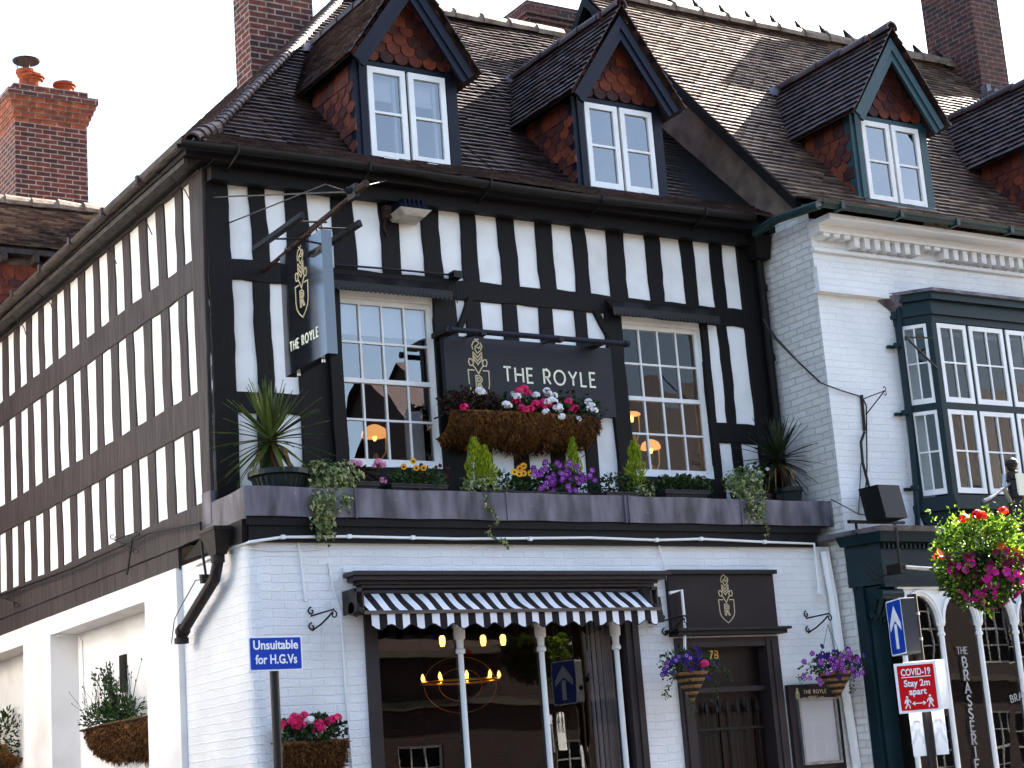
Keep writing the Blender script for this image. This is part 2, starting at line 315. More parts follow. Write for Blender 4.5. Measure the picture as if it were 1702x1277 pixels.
def sash(parent, name, F, a0, a1, b0, b1, cols, rows, fr=.045, bar=.02, d=.0, meeting=None, glass='glass', paint='white', label=None, bot=None):
    """a glazed timber sash: the frame with its bars is one part, the panes a sub-part"""
    f = MB(); bot = bot or fr
    fbox(f, F, a0, a0 + fr, b0, b1, d, d + .045); fbox(f, F, a1 - fr, a1, b0, b1, d, d + .045)
    fbox(f, F, a0 + fr, a1 - fr, b1 - fr, b1, d + .001, d + .044); fbox(f, F, a0 + fr, a1 - fr, b0, b0 + bot, d + .001, d + .044)
    for i in range(1, cols):
        a = a0 + fr + (a1 - a0 - 2 * fr) * i / cols; fbox(f, F, a - bar / 2, a + bar / 2, b0 + bot, b1 - fr, d + .004, d + .04)
    for j in range(1, rows):
        b = b0 + bot + (b1 - b0 - fr - bot) * j / rows
        if meeting and j == meeting: fbox(f, F, a0 + fr, a1 - fr, b - .022, b + .022, d - .008, d + .043)
        else: fbox(f, F, a0 + fr, a1 - fr, b - bar / 2, b + bar / 2, d + .003, d + .041)
    o = f.build(name, K[paint], parent, label)
    g = MB(); na, nb = cols, rows
    for i in range(na):
        for j in range(nb):
            A0 = a0 + fr + (a1 - a0 - 2 * fr) * i / na; A1 = a0 + fr + (a1 - a0 - 2 * fr) * (i + 1) / na
            B0 = b0 + bot + (b1 - b0 - fr - bot) * j / nb; B1 = b0 + bot + (b1 - b0 - fr - bot) * (j + 1) / nb
            t = [random.uniform(-.0025, .0025) for _ in range(4)]
            g.face([F(A0, B0, d + .022 + t[0]), F(A1, B0, d + .022 + t[1]), F(A1, B1, d + .022 + t[1] + t[2] - t[0]), F(A0, B1, d + .022 + t[2])])
    g.build('pane', K[glass], o)
    return o


def tiles(mb, O, U, Sd, u0, u1, s0, s1, gauge=.1, w=.165, jit=.006, sag=lambda u, s: 0, c=lambda u, s: random.random()):
    """courses of plain tiles; u0/u1 may be functions of s"""
    O, U, Sd = Vector(O), Vector(U), Vector(Sd); n = U.cross(Sd).normalized(); k = 0; s = s0
    while s < s1 - .01:
        a = u0(s) if callable(u0) else u0; b = u1(s) if callable(u1) else u1
        if b - a > .05:
            u = a - (w / 2 if k % 2 else 0) ; e = min(s1, s + gauge * 1.15)
            while u < b:
                l, r = max(u + .002, a), min(u + w - .002, b)
                if r - l > .02:
                    h = .034 + random.uniform(-jit, jit) * .6; ds = random.uniform(-jit, jit) * .7; tl = random.uniform(-.003, .003)
                    z0 = sag(u, s); z1 = sag(u, s + gauge)
                    A = O + U * l + Sd * (s + ds) + n * (h + tl + z0); B = O + U * r + Sd * (s + ds) + n * (h - tl + z0)
                    C = O + U * r + Sd * e + n * (.006 + z1); D = O + U * l + Sd * e + n * (.006 + z1)
                    A2 = A - n * .022; B2 = B - n * .022
                    mb.mesh([A, B, C, D, A2, B2], [(0, 1, 2, 3), (4, 5, 1, 0), (4, 0, 3), (5, 2, 1)], c(u, s))
                u += w
        s += gauge; k += 1


def scales(mb, F, inside, a0, a1, b0, b1, w=.165, g=.105):
    """hung tiles with rounded tails laid over each other; inside(a, b) says where"""
    k = 0; b = b0
    while b < b1:
        a = a0 - (w / 2 if k % 2 else 0)
        while a < a1:
            if inside(a + w / 2, b + g * .5):
                pts = [(a + .003, b + .07)] + [(a + w / 2 - (w / 2 - .003) * math.cos(t), b + .06 - .075 * math.sin(t)) for t in [math.pi * q / 8 for q in range(1, 8)]] + [(a + w - .003, b + .07)]
                if k % 5 == 4: pts = [(a + .003, b + .07), (a + .003, b - .01), (a + w - .003, b - .01), (a + w - .003, b + .07)]
                top = [(a + w - .003, b + g * 1.9), (a + .003, b + g * 1.9)]
                tl = random.uniform(0, .006)
                vs = [F(p[0], p[1], -.024 - tl) for p in pts] + [F(p[0], p[1], -.004) for p in top] + [F(p[0], p[1], -.008) for p in pts]
                n = len(pts)
                mb.mesh(vs, [tuple(range(n + 2))] + [(i, n + 2 + i, n + 3 + i, i + 1) for i in range(n - 1)])
            a += w
        b += g; k += 1


def ridge(mb, a, b, r=.11, L=.42, spike=0, jit=.01):
    a, b = Vector(a), Vector(b); t = (b - a).normalized(); n = max(1, round((b - a).length / L)); side = t.cross(Vector((0, 0, 1))).normalized(); upv = side.cross(t)
    for i in range(n):
        p0 = a.lerp(b, i / n) + Vector((0, 0, random.uniform(-jit, jit))); p1 = a.lerp(b, (i + 1.04) / n) + Vector((0, 0, random.uniform(-jit, jit)))
        r0, r1 = r * 1.12, r * .95; vs = []
        for p, rr in ((p0, r0), (p1, r1)):
            for q in range(9):
                th = math.pi * (q / 8 * 1.2 - .1); vs.append(p + side * rr * math.cos(th) + upv * rr * math.sin(th))
            for q in range(8, -1, -1):
                th = math.pi * (q / 8 * 1.2 - .1); vs.append(p + side * (rr - .02) * math.cos(th) + upv * (rr - .02) * math.sin(th))
        mb.mesh(vs, [(k, (k + 1) % 18, 18 + (k + 1) % 18, 18 + k) for k in range(18)] + [tuple(range(17, -1, -1)), tuple(range(18, 36))])
        if spike:
            mb.m = 1; q = p0 + upv * (r * .9); d = -t * spike * .55 + upv * spike
            mb.hexa([q - side * .05, q + side * .05, q + side * .05 + t * .09, q - side * .05 + t * .09], [q + d - side * .012, q + d + side * .012, q + d + side * .012 + t * .02, q + d - side * .012 + t * .02]); mb.m = 0


def chimney(parent, x0, x1, y0, y1, z0, z1, m, corb=None, name='chimney_stack', steps=4, cap=None):
    b = MB(); h = .075
    b.box(x0, x1, y0, y1, z0, z1 - (steps * h + .3 if corb else 0))
    if corb:
        b.m = 1; z = z1 - steps * h - .3
        b.box(x0, x1, y0, y1, z, z + h * 1.2); z += h * 1.2
        for i in range(steps):
            e = .028 * (i + 1); b.box(x0 - e, x1 + e, y0 - e, y1 + e, z, z + h); z += h
        b.m = 0; e = .028 * steps + .03
        b.box(x0 - e, x1 + e, y0 - e, y1 + e, z, z + .1); z += .1
        b.m = 2; b.box(x0 - .02, x1 + .02, y0 - .02, y1 + .02, z, z + .13)
    return b.build(name, [m, corb or m, cap or m], parent)

# ------------------------------------------------------------ ground
g = MB(); g.face([(-300, -300, 0), (300, -300, 0), (300, 300, 0), (-300, 300, 0)]); g.build('road', K['asphalt'], kind='structure')
g = MB(); g.box(0, 60, -3.0, -.6, -.1, .13); g.box(-30, 60, -19, -15.8, -.1, .13); g.box(-7, -5.6, 1, 40, -.1, .13); g.build('pavement', K['paving'], kind='structure')

# ------------------------------------------------------------ the timber framed pub
pub = thing('timber_framed_pub', 'black and white timber framed corner pub with two tile hung dormers', 'pub', (0, 0, 0))
XR = 6.63; EZ = 7.63
LW = (1.27, 2.34, 4.70, 6.33); RW = (4.585, 5.655, 4.70, 6.32)
b = MB(); wall(b, FY(0), 0, XR, 4.07, 7.75, [LW, RW], .2); wall(b, FX(0), -9, 0, 4.05, 7.75)
b.build('plaster_wall', K['plaster'], pub)
# rooms behind the windows
b = MB()
b.face([(.05, 3, 4.4), (XR, 3, 4.4), (XR, 3, 7.5), (.05, 3, 7.5)]); b.face([(.05, .2, 4.4), (XR, .2, 4.4), (XR, 3, 4.4), (.05, 3, 4.4)])
b.face([(.05, .2, 7.45), (XR, .2, 7.45), (XR, 3, 7.45), (.05, 3, 7.45)]); b.face([(3.4, .2, 4.4), (3.4, 3, 4.4), (3.4, 3, 7.5), (3.4, .2, 7.5)])
b.face([(.3, 4, .1), (XR, 4, .1), (XR, 4, 3.9), (.3, 4, 3.9)]); b.face([(.3, -.3, 3.7), (XR, -.3, 3.7), (XR, 4, 3.7), (.3, 4, 3.7)]); b.face([(.3, -.3, .2), (XR, -.3, .2), (XR, 4, .2), (.3, 4, .2)])
b.face([(.3, -.3, .1), (.3, 4, .1), (.3, 4, 3.9), (.3, -.3, 3.9)]); b.face([(4.2, -.3, .1), (4.2, 4, .1), (4.2, 4, 3.9), (4.2, -.3, 3.9)])
b.build('interior', K['dark'], pub)

# front timbers: the edges of the white panels as they stand in the wall
row1 = [((374, 290), (380.7, 428), (411, 296), (419.6, 434)), ((438.4, 300), (447, 436), (472.4, 304), (476.6, 440)), ((506, 316), (520, 440), (549, 322), (555.5, 449)),
        ((584, 329), (593, 451), (625.5, 335), (637, 457)), ((657.6, 336), (668, 460), (696.5, 342.6), (706, 464.7)), ((727, 350.5), (736, 469), (761, 355.6), (770.6, 471)),
        ((788, 359), (797, 474.5), (823.4, 363.4), (834, 477)), ((852.6, 368), (863, 481.5), (886.8, 372), (898, 484)), ((914, 374.7), (925, 487.5), (946.7, 377.5), (958.4, 491.4)),
        ((969, 382), (982.7, 494), (1005, 384.6), (1015.5, 496.3)), ((1033, 389), (1043.7, 500), (1067.6, 391), (1081.7, 503.4)), ((1093, 391.6), (1105, 505), (1126.5, 393.4), (1140.6, 508.7)),
        ((1148.4, 397), (1161.8, 510.8), (1175.9, 398.7), (1188, 512.5)), ((1196.3, 399.8), (1208.6, 514), (1218.9, 401), (1233.3, 515.7))]
b = MB(); n = (0, -1, 0); R1a, R1b = 6.60, 7.42
def stud(mb, xt0, xt1, xb0, xb1, z0, z1, d=.022): mb.beam(((xb0 + xb1) / 2, 0, z0), ((xt0 + xt1) / 2, 0, z1), n, (xb1 - xb0, xt1 - xt0), d, seg=8)
P = [tuple(xat(*q) for q in p) for p in row1]
for i in range(len(P) - 1): stud(b, P[i][2], P[i + 1][0], P[i][3], P[i + 1][1], R1a - .02, R1b + .02)
b.beam((.105, 0, 4.3), (.105, 0, 7.5), n, .225, .04, seg=24)                 # corner post
b.beam((XR - .14, 0, 4.3), (XR - .14, 0, 7.5), n, (.4, .42), .035, seg=24)
b.beam((0, 0, 7.5), (XR, 0, 7.5), n, .17, .05, seg=30)                       # wall plate
b.beam((0, 0, 6.5), (XR, 0, 6.49), n, .2, .03, seg=40, jit=.009)             # rail
for x0, x1, x2, x3 in ((.433, .608, .4, .57),): stud(b, x0, x1, .44, .60, 5.33, 6.42)
b.beam((.2, 0, 5.24), (1.0, 0, 5.24), n, .19, .027)
stud(b, .42, .6, .44, .62, 4.3, 5.16)
stud(b, .85, 1.27, .86, 1.27, 4.3, 6.42, .03)                                # posts beside the windows
stud(b, 1.16, 1.30, 1.16, 1.30, 4.6, 6.42, .075)
stud(b, 2.34, 2.60, 2.34, 2.62, 4.3, 6.42, .03)
for a0, a1 in ((2.72, 2.90), (3.15, 3.33), (3.59, 3.76), (4.02, 4.17)): stud(b, a0, a1, a0, a1, 4.3, 6.42)
stud(b, 4.4, 4.6, 4.4, 4.6, 4.3, 6.42, .045)
stud(b, 5.655, 5.74, 5.655, 5.74, 4.3, 6.42, .045)
stud(b, 5.90, 6.03, 5.90, 6.03, 5.29, 6.42); stud(b, 5.93, 6.06, 5.93, 6.06, 4.3, 5.1)
b.beam((5.7, 0, 5.18), (XR, 0, 5.18), n, .22, .027)
b.beam((1.0, 0, 4.56), (2.5, 0, 4.56), n, .22, .06); b.beam((4.45, 0, 4.56), (5.75, 0, 4.56), n, .22, .06)   # sills
for x0, x1 in ((2.62, 2.78), (4.45, 4.28)): b.beam((x0, 0, 6.1), (x1, 0, 6.42), n, .06, .05, seg=2)
b.build('front_timber_frame', K['timber'], pub)

# side timbers
n = (-1, 0, 0); b = MB()
b.beam((0, .15, 4.3), (0, .13, 7.5), n, (.20, .33), .04, seg=20)
for i in range(20):
    yc = .304 + .195 + .12 + i * .468 - .05; wv = .2 + random.uniform(-.02, .02)
    yt = .304 + i * .468 + .34; yb = .214 + i * .47 + .35
    b.beam((0, yb, 4.3), (0, yt, 7.5), n, (wv, wv + random.uniform(-.015, .015)), .018, seg=14, jit=.012)
for za, zb in ((6.37, 6.65), (5.055, 5.385)): b.beam((0, 0.02, (za + zb) / 2), (0, 9, (za + zb) / 2 + .02), n, zb - za, .03, seg=60, jit=.005)
b.beam((0, 0.0, 7.52), (0, 9, 7.54), n, .2, .05, seg=60)
b.beam((0, .02, 4.19), (0, 9, 4.21), n, .31, .045, seg=60, jit=.005); b.beam((0, .88, 3.94), (0, 9, 3.94), n, .2, .03, seg=60, jit=.005)
b.build('side_timber_frame', K['timber_glare'], pub)

# sash windows of the first floor
for (x0, x1, z0, z1) in (LW, RW):
    s_ = sash(pub, 'sash_window', FY(.05), x0, x1, z0, z1, 4, 4, fr=.045, bar=.02, meeting=2, bot=.07, glass='glass_sky' if x0 < 2 else 'glass', paint='white_old')
    b = MB(); b.box(x0 - .02, x1 + .02, .1, .2, z0 - .02, z0 + .03); b.build('window_board', K['white'], s_)
for x0, x1 in ((1.08, 2.50), (4.42, 5.83)):                                  # scalloped hoods
    b = MB()
    zt, zb = 6.53, 6.42; k = int((x1 - x0) / .048); vs = []
    b.hexa([(x0, -.15, zb), (x1, -.15, zb), (x1, 0, zb + .02), (x0, 0, zb + .02)], [(x0, -.14, zb + .02), (x1, -.14, zb + .02), (x1, -.02, zt + .03), (x0, -.02, zt + .03)])
    for i in range(k):
        a = x0 + (x1 - x0) * i / k; w = (x1 - x0) / k
        b.hexa([(a + w / 2 - w / 2 * math.cos(t), -.152, zb - .045 * math.sin(t) - .03) for t in [math.pi * q / 6 for q in range(7)]] + [(a + w, -.152, zb + .02), (a, -.152, zb + .02)],
               [(a + w / 2 - w / 2 * math.cos(t), -.146, zb - .045 * math.sin(t) - .03) for t in [math.pi * q / 6 for q in range(7)]] + [(a + w, -.146, zb + .02), (a, -.146, zb + .02)])
    b.build('window_hood', K['iron'], pub)
# blind and curtains seen behind the panes
b = MB(); b.box(1.3, 2.3, .14, .15, 6.0, 6.3); b.build('roller_blind', K['blind'], pub); b = MB(); b.box(2.1, 2.3, .25, .27, 4.8, 5.3); b.build('table_card', K['blind'], pub)

# roof of the pub
TP = 1.02; c45 = 1 / math.hypot(1, TP)
sagf = lambda u, s: -.03 * math.sin(u * .9 + .3) * math.sin(min(1, s / 4) * 3) - .012 * math.sin(u * 3.1 + s)
b = MB(); Sd = Vector((0, 1, TP)).normalized()
O = Vector((0, -.28, 7.56)); smax = (3.5 + .28) / c45
tiles(b, (0, -.36, 7.56), (1, 0, 0), Vector((0, .5, .31)).normalized(), lambda s: -.13 + s * .1, XR - .03, 0, .42, sag=lambda u, s: -.012 * math.sin(u * 1.7))
tiles(b, (0, .0, 7.735), (1, 0, 0), Sd, lambda s: max(-.3, -.02 + s * c45 * .97), XR - .03, -.03, 3.53 / c45, sag=sagf)
b.build('roof_tiles', K['tiles'], pub)
b = MB(); zr = 7.735 + 3.5 * TP; xh = 3.4; UN = -.03
b.face([(-.3, -.3, 7.5), (XR, -.3, 7.5), (XR, 3.5, zr + UN), (xh, 3.5, zr + UN), (0, .0, 7.735 + UN)]); b.face([(xh, 3.5, zr + UN), (XR, 3.5, zr + UN), (XR, 8, 7.0), (xh, 8, 7.0)])
b.face([(-.3, -.3, 7.5), (0, 0, 7.735 + UN), (xh, 3.5, zr + UN), (xh, 9, zr + UN), (-.3, 9, 7.5)]); b.face([(XR, -.3, 7.5), (XR, 3.5, zr), (XR, 8, 7)])
b.build('roof_boarding', K['dark'], pub)
b = MB(); tiles(b, (-.14, 9, 7.62), (0, -1, 0), Vector((1, 0, 1.06)).normalized(), 0, lambda s: 9.05 - s * .69, 0, 4.8, sag=lambda u, s: 0); b.build('side_roof_tiles', K['tiles'], pub)
b = MB(); ridge(b, (xh - .1, 3.5, zr + .0), (XR, 3.5, zr + .02), r=.12, spike=0); b.build('ridge_tile', [K['ridge'], K['iron']], pub, kind=None)
b = MB(); ridge(b, (-.2, -.22, 7.62), (.2, .17, 7.93), r=.08, L=.17); ridge(b, (.2, .17, 7.93), (xh, 3.5, zr + .0), r=.05, L=.12, jit=.004); b.build('hip_tiles', [K['tiles'], K['iron']], pub)
# soffit, gutters
b = MB(); b.box(-.02, XR, -.3, -.02, 7.43, 7.5); b.box(-.3, -.02, -.3, 9, 7.45, 7.5); b.box(0, XR, -.16, -.05, 7.3, 7.44); b.build('eaves_soffit', K['timber'], pub)


def halfpipe(mb, pts, r, c=None):
    pts = [Vector(p) for p in pts]; vs = []; fs = []; N_ = 9
    for i, p in enumerate(pts):
        d = (pts[min(i + 1, len(pts) - 1)] - pts[max(i - 1, 0)]).normalized(); s_ = d.cross(Vector((0, 0, 1))).normalized()
        ring = [(math.cos(t), -math.sin(t)) for t in [math.pi * k / (N_ - 1) for k in range(N_)]]
        vs += [p + s_ * x * r + Vector((0, 0, y * r)) for x, y in ring] + [p + s_ * x * (r - .008) + Vector((0, 0, y * (r - .008))) for x, y in reversed(ring)]
        if i: fs += [((i - 1) * 2 * N_ + k, (i - 1) * 2 * N_ + (k + 1) % (2 * N_), i * 2 * N_ + (k + 1) % (2 * N_), i * 2 * N_ + k) for k in range(2 * N_)]
    mb.mesh(vs, fs, c)


b = MB(); halfpipe(b, [(x, -.4, 7.53 + .015 * math.sin(x * 1.3)) for x in [-.4 + i * .35 for i in range(20)]], .06)
for i in range(5): x = .15 + i * 1.35; b.tube([(x, -.02, 7.35), (x, -.3, 7.42), (x, -.46, 7.47), (x, -.47, 7.55)], .01, 5)
b.build('front_gutter', K['iron'], pub)
b = MB(); halfpipe(b, [(-.33, -.45 + i * .4, 7.56 - .012 * i * .3) for i in range(25)], .065)
for i in range(6):
    y = .35 + i * 1.0; b.tube([(-.33, y, 7.56), (-.34, y, 7.49), (-.2, y, 7.47)], .014, 5); b.tube([(-.28, y - .15, 7.42), (-.1, y - .12, 7.3), (-.12, y - .3, 7.12)], .006, 4)
    b.box(-.41, -.25, y + .3, y + .36, 7.48, 7.56)
for x_ in (-.28, -.22, -.16): b.box(x_, x_ + .045, -.2, 9, 7.40 + (x_ + .28) * .4, 7.45)
b.build('side_gutter', K['gutter'], pub)
# downpipe at the right end
b = MB(); b.tube([(6.5, -.12, 7.3), (6.52, -.1, 6.8), (6.53, -.1, 4.35)], .045, 10); b.hexa([(6.42, -.2, 7.15), (6.6, -.2, 7.15), (6.6, -.03, 7.15), (6.42, -.03, 7.15)], [(6.35, -.26, 7.4), (6.6, -.26, 7.4), (6.6, -.03, 7.4), (6.35, -.03, 7.4)])
for z in (5.0, 6.0, 6.8): b.tube([(6.53, -.1, z), (6.53, -.1, z + .07)], .055, 10)
b.build('drainpipe', K['timber'], pub)
# chimneys of the pub
chimney(pub, 2.02, 2.86, 3.25, 3.68, 7.5, 13.2, K['brick'])
chimney(pub, 7.9 - .05, 8.9, 6, 7.5, 7, 13.15, K['brick_dk'], corb=K['brick_dk'], steps=1, cap=K['brick_dk'])
b = MB(); b.hexa([(1.9, 3.2, 9.55), (2.02, 3.2, 9.55), (2.02, 3.7, 9.55), (1.9, 3.7, 9.55)], [(1.98, 3.2, 9.8), (2.02, 3.2, 9.8), (2.02, 3.7, 9.8), (1.98, 3.7, 9.8)]); b.build('chimney_flashing', K['lead'], pub)

# lead-clad ledge and fascia
b = MB(); xs = [-.04, 1.02, 2.6, 3.95, 4.0, 5.4, 6.6]
for i in range(len(xs) - 1):
    x0, x1 = xs[i], xs[i + 1]; k = max(2, int((x1 - x0) / .12))
    for j in range(k):
        a0 = x0 + (x1 - x0) * j / k; a1 = x0 + (x1 - x0) * (j + 1) / k; w0 = .004 * math.sin(a0 * 7); w1 = .004 * math.sin(a1 * 7)
        b.hexa([(a0, -.7 + w0, 4.075 + w0), (a1, -.7 + w1, 4.075 + w1), (a1, -.05, 4.08), (a0, -.05, 4.08)], [(a0, -.7 - w0, 4.335 + w0 * .8), (a1, -.7 - w1, 4.335 + w1 * .8), (a1, -.05, 4.3), (a0, -.05, 4.3)], .5)
    b.box(x1 - .012, x1 + .008, -.712, -.69, 4.07, 4.34)
b.box(-.055, -.035, -.7, .16, 4.05, 4.31); b.box(-.06, .1, .0, .2, 4.12, 4.42)
b.build('lead_ledge', K['lead'], pub)
b = MB(); b.box(.0, 6.4, -.66, -.1, 3.86, 4.07); b.box(-.03, 6.45, -.68, -.6, 4.0, 4.068); b.hexa([(-.05, -.62, 3.86), (.0, -.62, 3.86), (.0, .7, 3.9), (-.05, .7, 3.9)], [(-.06, -.66, 4.05), (0, -.66, 4.05), (0, .2, 4.05), (-.06, .2, 4.05)])
b.build('fascia', K['timber'], pub)

# ground floor walls
SH = (1.10, 4.0, .45, 3.42); DR = (4.5, 5.74, 0, 2.95)
b = MB(); wall(b, FY(-.6), .12, XR - .02, 0, 3.87, [SH, DR], .22)
pr = [(.12 - .12 * math.sin(t), -.6 + .12 - .12 * math.cos(t)) for t in [math.pi / 2 * k / 6 for k in range(7)]] + [(0, .9)]
for i in range(len(pr) - 1): b.face([(*pr[i], 0), (*pr[i + 1], 0), (*pr[i + 1], 3.87), (*pr[i], 3.87)], .5)
b.box(.9, 4.42, -.62, -.6, 3.6, 3.64)
b.build('brick_wall', K['brickw'], pub)
b = MB()
q = [(-9, -5.6), (-4.62, -1.70), (-1.70, -.88)]
b.box(-.06, .4, .88, 1.70, 0, 3.85); b.box(-.06, .4, 4.58, 5.55, 0, 3.85); b.box(-.055, .4, 1.70, 4.58, 3.65, 3.85); b.box(-.055, .4, 5.55, 9, 3.65, 3.85)
b.box(.25, .5, 1.70, 4.58, 0, 3.65); wall(b, FX(.27), -9, -5.55, 0, 3.66, [(-6.5, -6.02, 2.3, 3.25)], .1)
b.build('side_wall', K['render'], pub)
sash(pub, 'side_window', FX(.33), -6.5, -6.02, 2.3, 3.25, 1, 2, fr=.04)
b = MB(); b.box(.22, .26, 3.06, 3.22, 2.9, 3.28); b.build('wall_vent', K['iron'], pub)

# white conduits and cables on the brickwork
b = MB()
def nx(mb, r=None): mb.build('conduit', K['white'], pub); return MB()
def run(mb, pts, Y, r=.009): mb.tube([at(x, y, Y=Y) for x, y in pts], r, 6)
b.tube([(-.02, .5, 3.82), (-.02, -.2, 3.86)] + [at(x, y, Y=-.675) for x, y in ((415, 901), (470, 893), (580, 892), (760, 896), (980, 894), (1091, 898), (1165, 896), (1271, 901), (1353, 904), (1362, 985), (1373, 994))], .013, 6)
for x, y in ((470, 893), (580, 892), (686, 894), (881, 896), (1091, 898), (1165, 896), (1271, 901), (1362, 985)): p = at(x, y, Y=-.675); b.box(p.x - .018, p.x + .018, p.y - .018, p.y + .018, p.z - .018, p.z + .018)
b = nx(b); run(b, [(494, 894), (500, 930), (508, 1000)], -.61, .011); b = nx(b); run(b, [(546, 935), (553, 975), (567, 1020), (574, 1147), (587, 1290)], -.61, .01)
b = nx(b); run(b, [(1093, 899), (1107, 955), (1113, 986)], -.63, .011); run(b, [(1113, 986), (1133, 981), (1138, 1035), (1138, 1082)], -.72, .016)
b = nx(b); run(b, [(1370, 917), (1384, 993), (1405, 1150), (1424, 1277)], -.66, .05); b.build('white_downpipe', K['white'], pub); b = MB()
run(b, [(540, 1003), (534, 1091)], -.61, .006); b = nx(b); run(b, [(415, 912), (450, 916), (530, 914)], -.61, .006)
b = nx(b); b.tube([at(95, 1057, X=-.07), at(130, 1056, X=.2), at(136, 1065, X=.24), at(140, 1180, X=.24)], .009, 6)
b.build('conduit', K['white'], pub)
# hopper and cast downpipe on the corner
b = MB(); hp = [at(x, y, X=-.12) for x, y in ((362, 905), (362, 935), (357, 962), (302, 1052), (302, 1070))]
c0 = hp[0]; b.hexa([(c0.x - .05, c0.y - .07, 3.8), (c0.x + .05, c0.y - .07, 3.8), (c0.x + .05, c0.y + .07, 3.8), (c0.x - .05, c0.y + .07, 3.8)], [(c0.x - .1, c0.y - .17, 4.0), (c0.x + .1, c0.y - .17, 4.0), (c0.x + .1, c0.y + .17, 4.0), (c0.x - .1, c0.y + .17, 4.0)])
b.box(c0.x - .11, c0.x + .1, c0.y - .18, c0.y + .18, 4.0, 4.03)
b.tube([hp[1] + Vector((0, 0, .05)), hp[1], hp[2], hp[3], hp[4]], [.05, .05, .052, .052, .055], 12); b.tube([hp[3] + (hp[3] - hp[2]).normalized() * -.06, hp[3]], .065, 12); b.tube([hp[1] + Vector((0, 0, .06)), hp[1]], .062, 12); b.tube([hp[4] + Vector((0, 0, .05)), hp[4]], .066, 12)
b.build('hopper_downpipe', K['gutterd'], pub)
b = MB()
b.tube([at(0, 990, X=-.12), at(120, 945, X=-.12), at(225, 897, X=-.12), at(250, 885, X=-.12), at(333, 869, X=-.12), at(336, 915, X=-.12), at(342, 955, X=-.12)], .012, 6)
b.tube([at(345, 962, X=-.14), at(325, 965, X=-.14), at(300, 1010, X=-.1), at(290, 1030, X=-.1), at(285, 1070, X=-.1)], .005, 5)
b.tube([at(232, 888, X=-.16), at(220, 895, X=-.2), at(211, 955, X=-.2)], .012, 5)
b.tube([at(340, 955, X=-.13), at(340, 970, X=-.13)], [.05, .04], 10)
for (x0, y0, sx) in ((235, 890, 1), (35, 985, .8)):
    for cx, cy in ((-48, 2), (-10, 26)):
        c = (x0 + cx * sx, y0 + cy * sx)
        b.tube([at(c[0] + 5 * math.cos(t) * (1 - t / 12), c[1] + 5 * math.sin(t) * (1 - t / 12), X=-.14) for t in [k * .6 for k in range(10)]], .005, 4)
    b.tube([at(x0 - 45 * sx, y0 + 8 * sx, X=-.14), at(x0 - 10 * sx, y0 + 22 * sx, X=-.14)], .005, 4); b.tube([at(x0 - 45 * sx, y0 + 8 * sx, X=-.14), at(x0 - 8 * sx, y0 - 5 * sx, X=-.14)], .006, 4)
b.build('wrought_iron_rail', K['iron'], pub)

